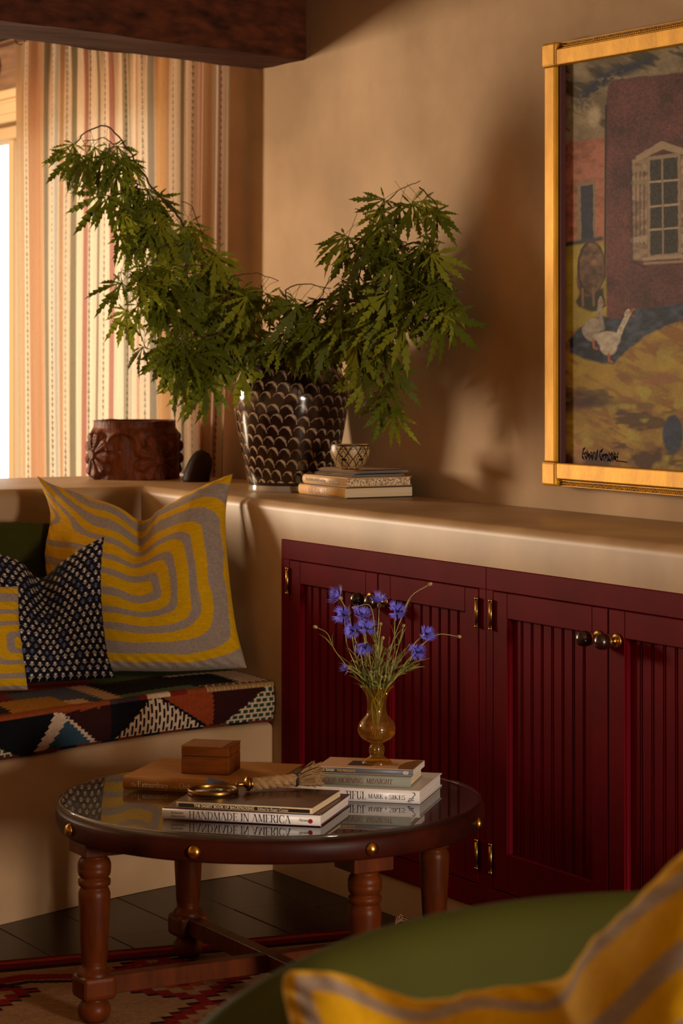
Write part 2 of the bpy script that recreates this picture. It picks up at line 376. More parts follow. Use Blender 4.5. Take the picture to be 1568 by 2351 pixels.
# ceiling beam, square hewn, resting in the plaster wall
A = np.array([-.632, .45]); B = np.array([-.237, -.688]); d = (B-A)/np.linalg.norm(B-A)
A2 = np.array([-.955, .45])
bm = bmesh.new()
n1, n2 = 60, 6
a0 = A-d*.1; a1 = A+d*5.2; b0 = A2-d*.1; b1 = A2+d*5.2
zb = 2.266
def beamgrid():
    prof = [(0, 1.0), (0, .5), (0, .04), (.015, 0), (.05, -.004), (.35, -.006), (.65, -.004), (.95, -.002), (.985, 0), (1, .04), (1, .5), (1, 1.0)]
    G = np.zeros((len(prof), n1, 3))
    for i, (w, h) in enumerate(prof):
        for k in range(n1):
            q = k/(n1-1); p = (a0*(1-q)+a1*q)*(1-w)+(b0*(1-q)+b1*q)*w
            jit = (fbm(np.array([k*.35]), np.array([i*2.3]), 3, 5)[0]-.5)*.012
            G[i, k] = (p[0]+jit, p[1]+jit*.3, zb+h*(CZ-zb)+(jit if h < .5 else 0))
    return G
bme = gridmesh('trim_4', beamgrid()); beam = struct(link('trim_4', bme, M_beam))
bme.set_sharp_from_angle(angle=math.radians(30))

# ------------------------------------------------------------------ cabinets
def bevbox(bm, *a, bev=.002): add_box(bm, *a, bev, 1)
board_me = {}
def cabinet(x0, x1, dl, dm, dr, label):
    root = empty('built_in_cabinet', ((x0+x1)/2, .0, .094), label, 'cabinet', 'oxblood beadboard cabinets')
    ox, oz = (x0+x1)/2, .094
    def pb(name, a, m, parent=root, bev=.0015):
        bm = bmesh.new(); add_box(bm, a[0]-ox, a[1]-ox, a[2], a[3], a[4]-oz, a[5]-oz, bev, 1); return link(name, bm_mesh(name, bm), m, parent)
    pb('carcass', (x0+.003, x1-.003, .05, .38, .097, .890), M_cab)
    pb('top_rail', (x0, x1, -.006, .018, .841, .8925), M_cab)
    pb('bottom_rail', (x0, x1, -.006, .018, .0945, .151), M_cab)
    pb('face_stile', (x0, dl, -.006, .018, .151, .841), M_cab)
    pb('face_stile', (dr, x1, -.006, .018, .151, .841), M_cab)
    for k, (a, b) in enumerate(((dl, dm), (dm, dr))):
        a += .002; b -= .002; z0, z1 = .153, .839
        bm = bmesh.new(); w = .058
        for q in ((a, a+w, z0, z1), (b-w, b, z0, z1), (a+w, b-w, z0, z0+.089), (a+w, b-w, z1-.058, z1)):
            add_box(bm, q[0]-ox, q[1]-ox, -.007, .017, q[2]-oz, q[3]-oz, .0015, 1)
        door = link('door', bm_mesh('door', bm), M_cab, root)
        # bead moulding round the panel, then the boards
        pb('panel_moulding', (a+w, a+w+.004, -.004, .012, z0+.089, z1-.058), M_cab, door, .001)
        pb('panel_moulding', (b-w-.004, b-w, -.004, .012, z0+.089, z1-.058), M_cab, door, .001)
        n = 8; p0, p1 = a+w+.004, b-w-.004; bw = (p1-p0)/n
        for i in range(n):
            key = round(bw, 5)
            if key not in board_me:
                V, F = [], []
                h = bw/2; pr = [(-h+.0008, .018), (-h+.0008, .0085), (-h+.003, .006), (h-.0085, .006), (h-.0075, .0105), (h-.0062, .0105), (h-.0052, .0065), (h-.003, .0055), (h-.0012, .0075), (h-.0008, .018)]
                for z in (z0+.089, z1-.058): V += [(x, y, z) for x, y in pr]
                m_ = len(pr)
                F = [[j, j+1, j+1+m_, j+m_] for j in range(m_-1)]
                board_me[key] = mesh('board', V, F, False); board_me[key].materials.append(M_cab)
            link('board', board_me[key], None, door, (p0+bw*(i+.5)-ox, 0, -oz))
        hx = a-.003 if k == 0 else b+.001
        for hz in (.785, .222):
            mb = MB(); mb.tube([(hx-ox, -.012, hz-.03-oz), (hx-ox, -.012, hz+.03-oz)], .0045, 8)
            for e in (-1, 1): mb.tube([(hx-ox, -.012, hz+e*.03-oz), (hx-ox, -.012, hz+e*.035-oz)], .0055, 8)
            link('hinge', mb.mesh('hinge'), M_brass, door)
        kx = (b-.032 if k == 0 else a+.032)-ox; kz = .774-oz
        def rot(me): me.transform(Matrix.Translation((kx, -.007, kz)) @ Matrix.Rotation(PI/2, 4, 'X')); return me
        link('knob_rosette', rot(lathe('knob_rosette', [(0, .0), (.0165, 0), (.0165, .003), (.013, .006), (.010, .0065), (.007, .010), (.006, .018), (.009, .0225), (.0155, .024), (.0155, .027), (0, .027)], 24)), M_brass, door)
        link('knob', rot(lathe('knob', [(0, .026), (.0145, .027), (.0172, .033), (.0172, .042), (.0145, .051), (.008, .056), (0, .0572)], 24)), M_knob, door)
cabinet(.057, 1.059, .103, .566, 1.029, 'oxblood beadboard cabinet standing nearest the bench corner, behind the coffee table')
cabinet(1.059, CEND, 1.089, 1.543, 1.997, 'oxblood beadboard cabinet below the framed painting, with two dark knobs close together')

# ------------------------------------------------------------------ lettering
def ring_poly(cx, cy, rx, ry, ix, iy, a0, a1, n=14):
    V = []; F = []
    for k in range(n+1):
        a = math.radians(a0+(a1-a0)*k/n); V += [(cx+rx*math.cos(a), cy+ry*math.sin(a)), (cx+ix*math.cos(a), cy+iy*math.sin(a))]
    F = [[2*k, 2*k+1, 2*k+3, 2*k+2] for k in range(n)]
    return V, F
def serif_glyph(ch, T=.13, t=.045):
    V, F = [], []
    def add(v, f): b = len(V); V.extend(v); F.extend([[i+b for i in q] for q in f])
    def st(x0, y0, x1, y1, w): add([(x0-w/2, y0), (x0+w/2, y0), (x1+w/2, y1), (x1-w/2, y1)], [[0, 1, 2, 3]])
    def hb(x0, x1, y, h=t): add([(x0, y-h/2), (x1, y-h/2), (x1, y+h/2), (x0, y+h/2)], [[0, 1, 2, 3]])
    def sf(x, y, w=.24): hb(x-w/2, x+w/2, y+(t/2 if y < .5 else -t/2))
    A = 0
    if ch == 'A': st(.06, 0, .36, 1, t*1.1); st(.36, 1, .68, 0, T); hb(.16, .56, .34); sf(.06, 0, .18); sf(.68, 0); A = .8
    elif ch in 'CG':
        add(*ring_poly(.4, .5, .4, .52, .4-T, .48, 48, 312, 22)); st(.665, .66, .665, .92, t*1.2)
        if ch == 'C': st(.665, .1, .665, .26, t); A = .76
        else: st(.66, .06, .66, .42, T*.9); hb(.52, .78, .42); A = .84
    elif ch == 'D': st(.14, 0, .14, 1, T); add(*ring_poly(.3, .5, .44, .5, .44-T, .5-t, -90, 90, 16)); hb(.02, .31, t/2); hb(.02, .31, 1-t/2); A = .82
    elif ch in 'EF':
        st(.14, 0, .14, 1, T); hb(.02, .56, 1-t/2); st(.545, .82, .56, 1, t); hb(.14, .44, .52); st(.44, .42, .44, .62, t); sf(.14, 0)
        if ch == 'E': hb(.02, .6, t/2); st(.6, .2, .59, 0, t)
        A = .66
    elif ch == 'H': st(.14, 0, .14, 1, T); st(.66, 0, .66, 1, T); hb(.14, .66, .52); [sf(x, y) for x in (.14, .66) for y in (0, 1)]; A = .86
    elif ch == 'I': st(.14, 0, .14, 1, T); sf(.14, 0); sf(.14, 1); A = .33
    elif ch == 'K': st(.14, 0, .14, 1, T); st(.17, .42, .6, 1, t*1.2); st(.3, .56, .66, 0, T); sf(.14, 0); sf(.14, 1); sf(.6, 1, .2); sf(.68, 0, .22); A = .8
    elif ch == 'L': st(.14, 0, .14, 1, T); hb(.02, .58, t/2); st(.58, .22, .57, 0, t); sf(.14, 1); A = .63
    elif ch == 'M': st(.1, 0, .14, 1, t*1.1); st(.14, 1, .45, .05, T); st(.45, .05, .76, 1, t); st(.8, 0, .78, 1, T); sf(.1, 0, .18); sf(.8, 0); hb(.02, .16, 1-t/2); hb(.76, .9, 1-t/2); A = .95
    elif ch == 'N': st(.1, 0, .1, 1, t*1.1); st(.13, 1, .64, 0, T); st(.68, 0, .68, 1, t*1.1); sf(.1, 0, .18); sf(.68, 1, .18); hb(0, .14, 1-t/2); A = .8
    elif ch == 'O': add(*ring_poly(.42, .5, .42, .52, .42-T, .48, 0, 360, 30)); A = .87
    elif ch == 'R': st(.14, 0, .14, 1, T); add(*ring_poly(.3, .755, .3, .245, .3-T, .245-t, -90, 90, 12)); hb(.02, .31, 1-t/2); hb(.14, .31, .51+t/2); st(.36, .52, .66, 0, T); sf(.14, 0); sf(.68, 0, .18); A = .76
    elif ch == 'S': add(*ring_poly(.27, .755, .25, .26, .25-T*.6, .26-t*1.6, 35, 270, 16)); add(*ring_poly(.27, .25, .27, .265, .27-T*.6, .265-t*1.6, 90, -145, 16)); st(.49, .75, .49, .96, t); st(.03, .05, .03, .24, t); A = .58
    elif ch == 'T': st(.32, 0, .32, 1, T); hb(.02, .62, 1-t/2); st(.03, .8, .02, 1, t); st(.61, .8, .62, 1, t); sf(.32, 0); A = .65
    elif ch == 'U': st(.14, .3, .14, 1, T); st(.64, .3, .64, 1, t); add(*ring_poly(.38, .32, .305, .34, .305-T, .34-t, 180, 360, 16)); sf(.14, 1); sf(.64, 1, .18); A = .8
    elif ch == '.': st(.08, 0, .08, .12, .12); A = .22
    elif ch == ',': st(.08, 0, .08, .12, .12); st(.05, -.14, .1, .02, .05); A = .22
    else: A = .34
    return V, F, A
def serif_text(s, h, gap=.07, T=.13, t=.045, shear=0):
    V, F = [], []; x = 0
    for ch in s:
        v, f, a = serif_glyph(ch, T, t); b = len(V)
        V += [((p[0]+x+shear*p[1])*h, p[1]*h) for p in v]; F += [[i+b for i in q] for q in f]; x += a+gap
    return np.array(V), F, x*h
def sans_text(s, h, bold=0, shear=0):
    c = bpy.data.curves.new('lettering', 'FONT'); c.body = s; c.size = h*1.4; c.shear = shear; c.offset = bold; c.resolution_u = 3
    o = bpy.data.objects.new('lettering', c); col.objects.link(o)
    dg = bpy.context.evaluated_depsgraph_get(); me = bpy.data.meshes.new_from_object(o.evaluated_get(dg))
    V = np.array([v.co[:2] for v in me.vertices]); F = [list(p.vertices) for p in me.polygons]
    bpy.data.objects.remove(o); bpy.data.meshes.remove(me)
    return V, F, (V[:, 0].max() if len(V) else 0)
def put_text(geo, m, parent, x, y, z, length=None, flip=False):   # letters on a face that looks along -Y of the parent
    V, F, w = geo; k = 1 if length is None else length/w
    q = np.column_stack([V[:, 0]*k+x, np.full(len(V), y), V[:, 1]+z])
    return link('lettering', mesh('lettering', q, F, False), m, parent)

# ------------------------------------------------------------------ framed painting
def painting():
    X0, X1, Z0, Z1 = .694, 1.98, 1.055, 2.168
    root = empty('framed_painting', ((X0+X1)/2, WT, Z0), 'gilt framed oil painting of buildings, geese and yellow grass hung above the ledge', 'painting')
    ox, oy, oz = (X0+X1)/2, WT, Z0
    def pb(name, a, m, parent=root, bev=.003, seg=2):
        bm = bmesh.new(); add_box(bm, a[0]-ox, a[1]-ox, a[2]-oy, a[3]-oy, a[4]-oz, a[5]-oz, bev, seg); return link(name, bm_mesh(name, bm), m, parent)
    F0 = WT-.05
    pb('frame_side', (X0+.008, X0+.052, F0, WT-.002, Z0+.06, Z1-.06), M_gold)
    pb('frame_side', (X1-.052, X1-.008, F0, WT-.002, Z0+.06, Z1-.06), M_gold)
    pb('frame_top', (X0+.06, X1-.06, F0, WT-.002, Z1-.058, Z1-.018), M_gold)
    pb('frame_bottom', (X0+.06, X1-.06, F0, WT-.002, Z0+.018, Z0+.058), M_gold)
    for x in (X0, X1-.06):
        for z in (Z0, Z1-.06): pb('corner_block', (x, x+.06, F0-.004, WT-.002, z, z+.06), M_gold, bev=.006)
    for z in (Z1-.018, Z0+.0165):
        up = z > 1.5
        # carved outer moulding: a rope of small leaves on a bead
        n = 160; xs = np.linspace(X0+.066, X1-.066, n)
        zz = z if up else z-.0165
        m = pb('outer_moulding', (X0+.064, X1-.064, F0+.014, WT-.002, zz+(.0 if up else .0), zz+.0165), M_golddark, bev=.003)
        mb = MB()
        for i in range(0, n-1):
            x = xs[i]; h = .0035*random.uniform(.6, 1.2)
            mb.tube([(x-ox, F0+.012-oy, zz+.005-oz), (x+.006-ox, F0+.011-oy, zz+.005+h-oz), (x+.0095-ox, F0+.013-oy, zz+.011-oz)], [.0018, .0028, .0012], 5)
        link('carved_leaf_trim', mb.mesh('carved_leaf_trim'), M_gold, m)
        for dz in (.0015, .0145): pb('bead', (X0+.064, X1-.064, F0+.008, F0+.02, zz+dz-.0015, zz+dz+.0015), M_gold, m, .001, 1)
    pb('liner', (X0+.05, X0+.062, F0+.012, WT-.004, Z0+.055, Z1-.055), M_liner, bev=.001)
    pb('liner', (X1-.062, X1-.05, F0+.012, WT-.004, Z0+.055, Z1-.055), M_liner, bev=.001)
    # the picture
    cx0, cz0, cz1 = X0+.056, Z0+.056, Z1-.056
    xs = np.concatenate([np.linspace(cx0, 1.25, 300), np.linspace(1.255, X1-.056, 60)]); zs = np.linspace(cz0, cz1, 620)
    XX, ZZ = np.meshgrid(xs, zs)
    # picture coordinates: x in hundredths of the visible width, y down
    a = (XX-cx0)/.458; b = (ZZ-cz0)/(cz1-cz0)
    x = 1312+256*a
    yt = 142-.125*(x-1312); yb = 1063+.09*(x-1325)
    y = yb-(yb-yt)*b
    n1 = fbm(x*.02, y*.02, 4, 11); n2 = fbm(x*.06, y*.09, 3, 21); n3 = fbm(x*.25, y*.25, 2, 31); nd = fbm((x+y*1.2)*.012, (y-x*.6)*.05, 3, 41)
    wob = (n2-.5)*14
    C = np.zeros(x.shape+(3,))
    def lay(mask, c): C[:] = C*(1-mask[..., None])+np.asarray(c)*mask[..., None]
    def mixc(c1, c2, t): t = np.clip(t, 0, 1)[..., None]; return L(c1)*(1-t)+L(c2)*t
    def soft(v, w=2.5): return sst(w, -w, v)
    def poly(pts, w=2.5):
        inside = np.zeros(x.shape, bool); dmin = np.full(x.shape, 1e9); xx, yy = x+wob*.25, y+wob*.25
        for (xa, ya), (xb, yb_) in zip(pts, pts[1:]+pts[:1]):
            c = ((ya > yy) != (yb_ > yy)) & (xx < (xb-xa)*(yy-ya)/((yb_-ya) or 1e-9)+xa); inside ^= c
            t = np.clip(((xx-xa)*(xb-xa)+(yy-ya)*(yb_-ya))/((xb-xa)**2+(yb_-ya)**2+1e-9), 0, 1)
            dmin = np.minimum(dmin, np.hypot(xx-xa-t*(xb-xa), yy-ya-t*(yb_-ya)))
        return soft(np.where(inside, -dmin, dmin), w)
    def ell(cx, cy, rx, ry, w=.08, ang=0):
        ca, sa = math.cos(ang), math.sin(ang); u = (x+wob*.2-cx); v = (y+wob*.2-cy); uu = u*ca+v*sa; vv = -u*sa+v*ca
        return sst(1+w, 1-w, np.hypot(uu/rx, vv/ry))
    def seg(pts, w, sft=1.5):
        d = np.full(x.shape, 1e9)
        for (xa, ya), (xb, yb_) in zip(pts, pts[1:]):
            t = np.clip(((x-xa)*(xb-xa)+(y-ya)*(yb_-ya))/((xb-xa)**2+(yb_-ya)**2+1e-9), 0, 1)
            d = np.minimum(d, np.hypot(x+wob*.12-xa-t*(xb-xa), y+wob*.12-ya-t*(yb_-ya)))
        return soft(d-w, sft)
    C[:] = mixc('#6a5b3e', '#a08e6a', (n1-.3)*2.2)
    lay(sst(.5, .68, nd)*soft(y-300, 30), L('#43391f'))
    lay(poly([(1340, 215), (1395, 165), (1520, 128), (1512, 150), (1420, 190), (1360, 232)], 12)*sst(.3, .55, n2), L('#20233c'))
    lay(ell(1385, 262, 14, 24, .5)*.8, L('#b9a684')); lay(ell(1355, 235, 30, 18, .6)*.6*sst(.4, .6, n3), L('#2b2519'))
    # tan wall left, then ochre-red house
    lay(poly([(1300, 322), (1412, 312), (1410, 560), (1300, 560)], 4), mixc('#74402a', '#a8664a', (n1+n2-.55)*1.4))
    lay(poly([(1343, 416), (1387, 412), (1387, 552), (1343, 556)], 2), L('#7f6a4c'))
    lay(poly([(1352, 424), (1381, 420), (1382, 546), (1354, 550)], 1.5), mixc('#14162c', '#2c2546', n2*1.2))
    # yellow ground
    lay(soft(552-y+wob, 5)*soft(x-1415, 3), mixc('#8a7a12', '#b09a1c', (n1-.2)*1.5))
    lay(seg([(1318, 556), (1400, 546)], 5, 4), L('#2a3038'))
    # maroon house
    mh = poly([(1412, 240), (1416, 196), (1430, 180), (1640, 168), (1900, 168), (1900, 760), (1412, 760)], 3)
    lay(mh, mixc('#3f1c1c', '#6f3a38', (n1*1.1+n3*.5-.45)*1.5))
    lay(seg([(1412, 240), (1410, 560), (1408, 700)], 2.5, 2), L('#2b1210'))
    # the house window with shutters and pediment
    wc = lambda dx: 1543+dx
    for sgn in (-1, 1):
        lay(poly([(wc(sgn*72), 368), (wc(sgn*36), 362), (wc(sgn*36), 600), (wc(sgn*72), 598)], 2.5), mixc('#5b3f33', '#a58e72', n2*1.3-.1))
        for k in range(3): lay(seg([(wc(sgn*(44+9*k)), 395), (wc(sgn*(44+9*k)), 560)], 1.6, 1.5)*.6, L('#3a201a'))
        lay(seg([(wc(sgn*70), 420), (wc(sgn*40), 418)], 5, 2), L('#8a765e')); lay(seg([(wc(sgn*68), 552), (wc(sgn*40), 548)], 7, 2), L('#a08d76'))
    lay(poly([(1480, 360), (1538, 326), (1600, 352), (1600, 366), (1540, 345), (1484, 372)], 2), L('#9a8468'))
    lay(poly([(1506, 362), (1578, 354), (1580, 590), (1506, 596)], 2), L('#8e7a64'))
    lay(poly([(1512, 370), (1572, 364), (1574, 584), (1513, 588)], 2), mixc('#171412', '#3a342e', n3*1.2))
    for yy in (420, 476, 530): lay(seg([(1512, yy), (1574, yy-3)], 2.4, 1.5), L('#a5907a'))
    lay(seg([(1539, 368), (1541, 588)], 2, 1.5), L('#8b7662'))
    lay(seg([(1498, 596), (1600, 592)], 4, 2), L('#a08a72')); lay(seg([(1500, 606), (1600, 604)], 3, 2), L('#8f7a64'))
    lay(seg([(1470, 370), (1472, 600), (1500, 615)], 2.5, 2)*.7, L('#1c1620'))
    # hill of yellow ochre
    fy = np.where(x < 1440, 720-(x-1330)*.05, 760-(x-1440)*.32)
    fld = mixc('#8a6a10', '#a8890f', (n1-.25)*1.8)
    fld = fld*(1-sst(.45, .7, nd)[..., None]*.75)+L('#7d4a14')*sst(.45, .7, nd)[..., None]*.75
    gl = soft(640-y+wob, 8)*soft(x-1412, 4); lay(gl, mixc('#8a7a12', '#b39c18', (n1-.2)*1.5))
    lay(soft(748-y+wob+np.maximum(0, 1400-x)*.1, 8), fld)
    lay(sst(.52, .72, fbm(x*.016, y*.03, 3, 77))*soft(860-y, 40)*.85, L('#6a4a12')); lay(sst(.56, .72, fbm(x*.02, y*.045, 3, 88))*soft(880-y, 30)*.8, L('#3a2210'))
    lay(sst(.55, .75, fbm(x*.022, y*.03, 3, 99))*soft(800-y, 30)*.7, L('#a0941c'))
    lay(ell(1375, 922, 55, 14, .5)*.85, L('#3a1c16')); lay(ell(1535, 872, 40, 13, .5, -.1)*.8, L('#8f5c28'))
    # blue shadow
    lay(poly([(1322, 778), (1345, 752), (1400, 722), (1440, 735), (1478, 712), (1540, 706), (1640, 690), (1640, 716), (1568, 742), (1505, 772), (1456, 808), (1430, 836), (1405, 834), (1360, 822), (1328, 806)], 4), mixc('#151a2c', '#3c4860', (n2-.3)*1.9))
    # the cow
    lay(poly([(1346, 700), (1340, 690), (1352, 660), (1405, 660), (1412, 700), (1398, 712), (1378, 714)], 4), L('#2c2812'))
    lay(ell(1377, 612, 33, 62, .06), mixc('#4e3621', '#8f6c4c', n2*1.5-.25)); lay(ell(1368, 640, 26, 38, .12), mixc('#3a2618', '#78573c', n2*1.4-.2))
    lay(ell(1377, 612, 33, 62, .06)*(1-ell(1378, 613, 29.5, 58, .08)), L('#241811'))
    for q in (1356, 1382): lay(seg([(q, 660), (q+1, 698)], 3, 2), L('#7a5c40'))
    # geese
    def goose(neck, body, head, beak, lo, hi):
        lay(seg(neck, 6, 2), mixc(lo, hi, n3)); 
        for e in body: lay(ell(*e), mixc(lo, hi, n2*1.2))
        lay(ell(*head), mixc(lo, hi, n3)); lay(seg(beak, 2.2, 1.5), L('#a0522a'))
    goose([(1399, 690), (1397, 715), (1403, 752)], [(1380, 750, 24, 20, .12, -.5), (1372, 762, 14, 22, .15, -.6)], (1399, 687, 5, 8), [(1402, 690), (1406, 697)], '#6f6459', '#a89c8c')
    goose([(1462, 724), (1448, 752), (1438, 776)], [(1417, 778, 28, 19, .12, .1), (1418, 795, 20, 20, .15, .2), (1392, 772, 12, 8, .2, .4)], (1462, 720, 8, 10, .15, .3), [(1468, 716), (1477, 711)], '#8d8273', '#c9bda8')
    lay(seg([(1469, 724), (1478, 728)], 2, 1.5), L('#8f451f'))
    for fx, fy_ in ((1382, 790), (1418, 822)): lay(seg([(fx, fy_-10), (fx+1, fy_+6), (fx+8, fy_+9)], 2.6, 1.5), L('#a8541f'))
    lay(ell(1562, 1000, 22, 46, .15), mixc('#151a2c', '#333e5c', n2*1.2))
    lay(soft(1035-y+wob*2, 14)*sst(.35, .6, n1), L('#4a2a10')); lay(ell(1350, 1040, 16, 24, .5)*.7, L('#a06f38'))
    C *= (.80+.26*n3)[..., None]; C[:] = C*.88+C.mean(-1, keepdims=True)*.12
    Pg = np.stack([XX-ox, np.full(XX.shape, WT-.022-oy), ZZ-oz], -1)
    cv = link('canvas', gridmesh('canvas', Pg, C), M_canvas, root)
    # signature
    V, F, w = sans_text('Edward Gonzales', .026, 0, .32)
    V = V*np.array([.155/w, 1])+np.array([0, .004])*np.sin(V[:, :1]*300)
    s0 = PT(1352, 1046, WT)[0]; z0 = PT(1352, 1052, WT)[2]
    q = np.column_stack([V[:, 0]+s0-ox, np.full(len(V), WT-.0226-oy), V[:, 1]+z0-oz-.02*(V[:, 0]/.15)*.0])
    link('signature', mesh('signature', q, F, False), M_ink, cv)
    link('signature_stroke', MB().tube([(s0+.15-ox, WT-.0226-oy, z0+.0-oz), (s0+.19-ox, WT-.0226-oy, z0-.002-oz)], .0012, 4).mesh('signature_stroke'), M_ink, cv)
painting()

# ------------------------------------------------------------------ curtain
def curtain():
    x0, x1 = 52, 541                                  # stripe positions are kept on a 0..489 scale across the panel
    nx, nz = 700, 500
    w = np.linspace(0, 489, nx)
    s = np.array([PT(52+q, 600, .40)[0] for q in w])
    zt = 2.52
    v = np.linspace(0, 1, nz)
    ph = np.cumsum(.9+.5*vnoise(w/40., w*0+.5, 3)); ph = ph/ph[-1]*15.5*2*PI
    W2, VV = np.meshgrid(w, v); PH = np.tile(ph, (nz, 1)); S = np.tile(s, (nz, 1))
    zbot = np.where(S > -1.47, LZ+.004, .03); zbot = LZ+.004-(LZ-.026)*sst(-1.44, -1.5, S)
    Z = zt-(zt-zbot)*VV
    top = np.exp(-((zt-Z)/.14)**2)
    amp = .0100*(1+.35*top)*(.55+.6*vnoise(W2/45., W2*0+3.5, 12))*(1+.25*np.sin(Z*2.1+PH*.2))
    drift = .35*np.sin(Z*1.3+PH*.13)*(1-top)
    fold = np.sin(PH+drift)
    T = .375+amp*fold-.004*top*np.cos(2*PH)
    S2 = S+.002*np.cos(PH*1+drift)*(1-top)+.012*np.sin(Z*1.7+W2*.02)*(1-top)-.03*sst(1.5, 1.0, Z)*sst(430, 489, W2)
    # the stripes are woven at an even pitch as they show at mid height
    mid = nz//2; q3 = np.stack([S2[mid], T[mid]], -1)-CAM[:2]; pxm = CX+FX*(q3 @ RGT[:2])/(q3 @ FWD[:2])-52
    W2 = np.tile(np.clip(pxm, 0, 489), (nz, 1))
    C = np.zeros(S.shape+(3,)); C[:] = L('#dcc2a4')
    nn = fbm(W2*.5, Z*3, 2, 3); C *= (.9+.2*nn)[..., None]
    def stripe(a, b, h, k=.68): m = (sst(a-1.2, a+.4, W2)*sst(b+1.2, b-.4, W2)*k)[..., None]; C[:] = C*(1-m)+L(h)*m
    for a, b, h in ((0, 6, '#a07848'), (18, 44, '#a05a1c'), (44, 50, '#b87a44'), (52, 60, '#40411f'), (74, 80, '#9aa09a'), (85, 92, '#b27e48'), (108, 122, '#4a4d28'), (136, 147, '#8e2220'), (150, 153, '#a8a090'),
                    (168, 173, '#4a4a34'), (198, 209, '#92302e'), (232, 243, '#6f6a50'), (246, 250, '#a09a86'), (262, 268, '#b58a68'), (292, 304, '#47483a'), (305, 307, '#2a2a26'), (309, 336, '#b9813c'), (318, 322, '#c9955a'),
                    (362, 369, '#4d5240'), (405, 408, '#a03a38'), (411, 437, '#a8712c'), (438, 440, '#4d5240'), (446, 452, '#8b2a2c'), (470, 482, '#454630'), (486, 489, '#b89868')):
        stripe(a, b, h)
    for c0, sg in ((12, 1), (68, -1), (98, 1), (152, 1), (185, -1), (240, 1), (281, 1), (346, 1), (388, -1), (453, 1)):
        per = .0215; f = (Z/per) % 1.0
        if sg < 0: f = 1-f
        hw = 2.6*(1-f)*(f < .86)
        m = ((np.abs(W2-c0) < hw) | (np.abs(W2-c0) < .4)).astype(float)[..., None]*.75
        m = m*(.7+.3*sst(.3, .6, vnoise(W2*.02+c0, Z*2.2, 4)))[..., None]; C[:] = C*(1-m)+L('#3d342c')*m
    Pg = np.stack([S2, T, Z], -1)
    root = empty('striped_curtain', (float(s.mean()), .375, .03), 'cream linen curtain with ochre, red and green stripes hanging across the window', 'curtain')
    off = np.array([s.mean(), .375, .03])
    link('curtain_cloth', gridmesh('curtain_cloth', Pg-off, C), M_curtain, root)
    for k in range(16):
        kk = np.argmin(np.abs(ph-(k+.25)*2*PI)); 
        a = np.linspace(0, 2*PI, 13)
        ringp = np.stack([np.full(13, s[kk]), .375+.03*np.cos(a)*.7, zt+.02+.022*np.sin(a)], -1)-off
        link('curtain_ring', MB().tube(ringp, .0022, 5).mesh('curtain_ring'), M_iron, root)
    r = link('curtain_rod', MB().tube([(-4.3, .375, zt+.038), (-1.0, .375, zt+.038)], .009, 10).mesh('curtain_rod'), M_iron)
    setp(r, 'black iron curtain rod above the window, behind the ceiling beam', 'curtain rod')
    h = PT(4, 120, WT)
    mb = MB(); mb.tube([(h[0], WT-.014, 2.505), (h[0], WT-.028, 2.50), (h[0]+.01, WT-.03, 2.47), (h[0], WT-.02, 2.44)], [.007, .007, .008, .006], 8)
    setp(link('iron_latch', mb.mesh('iron_latch'), M_iron), 'small black iron latch fixed to the wooden lintel over the window', 'latch')
curtain()

# ------------------------------------------------------------------ cushions
def coons(top, bottom, left, right, nu, nv):
    t = cat_pts(top, nu); b = cat_pts(bottom, nu); l = cat_pts(left, nv); r = cat_pts(right, nv)     # left/right run bottom -> top
    u = np.linspace(0, 1, nu)[None, :, None]; v = np.linspace(0, 1, nv)[:, None, None]
    S = (1-v)*b[None]+v*t[None]+(1-u)*l[:, None]+u*r[:, None]
    S -= (1-u)*(1-v)*b[0]+u*(1-v)*b[-1]+(1-u)*v*t[0]+u*v*t[-1]
    return S, u[..., 0], v[..., 0]
def cushion_obj(name, curves, thick, cf, m, label, cat='cushion', nu=220, nv=220, chop=None, seed=0, wr=.006, back_scale=.9, group=None):
    S, u, v = coons(*curves, nu, nv)
    du = S[:, -1].mean(0)-S[:, 0].mean(0); dv = S[-1].mean(0)-S[0].mean(0)
    nrm = np.cross(du, dv); nrm /= np.linalg.norm(nrm)
    if nrm @ FWD > 0: nrm = -nrm
    U, V = np.meshgrid(u.ravel(), v.ravel())
    prof = (np.clip(4*U*(1-U), 0, 1)**.46)*(np.clip(4*V*(1-V), 0, 1)**.46)
    prof = prof**.85
    wob = (fbm(U*5+seed, V*5, 3, 50+seed)-.5)*2*wr*np.clip(prof*3, 0, 1)
    if chop:
        cu, cw, dep = chop
        g = np.exp(-((U-cu)/cw)**2)*sst(.45, 1.0, V); prof = prof*(1-dep*g)
        wob = wob+.014*np.exp(-((np.abs(U-cu)-.12)/.07)**2)*sst(.6, .85, V)*np.clip(prof*3, 0, 1)
    # puckers along the seams
    edge = np.minimum(np.minimum(U, 1-U), np.minimum(V, 1-V))
    wob = wob+.0025*np.sin((U+V)*90+seed)*np.exp(-(edge/.05)**2)*(edge > 0)*np.clip(edge*60, 0, 1)
    off = S.reshape(-1, 3)[:, :].copy(); base = np.array([S[..., 0].mean(), S[..., 1].mean(), S[..., 2].min()])
    Fp = S+nrm*(prof*thick+wob)[..., None]; Bp = S-nrm*(prof*thick*back_scale)[..., None]
    C = cf(U, V)
    A = gridmesh(name, Fp-base, C); 
    Bm = gridmesh('back', (Bp-base)[::4, ::4], C[::4, ::4]*0+C.mean((0, 1)), flip=True)
    bm = bmesh.new(); bm.from_mesh(A); bm.from_mesh(Bm); bpy.data.meshes.remove(Bm)
    me = bpy.data.meshes.new(name); bm.to_mesh(me); bm.free(); me.shade_smooth(); bpy.data.meshes.remove(A)
    o = link(name, me, m, None, base)
    return setp(o, label, cat, group)
YEL, GRY = '#bd9008', '#8b7b6e'
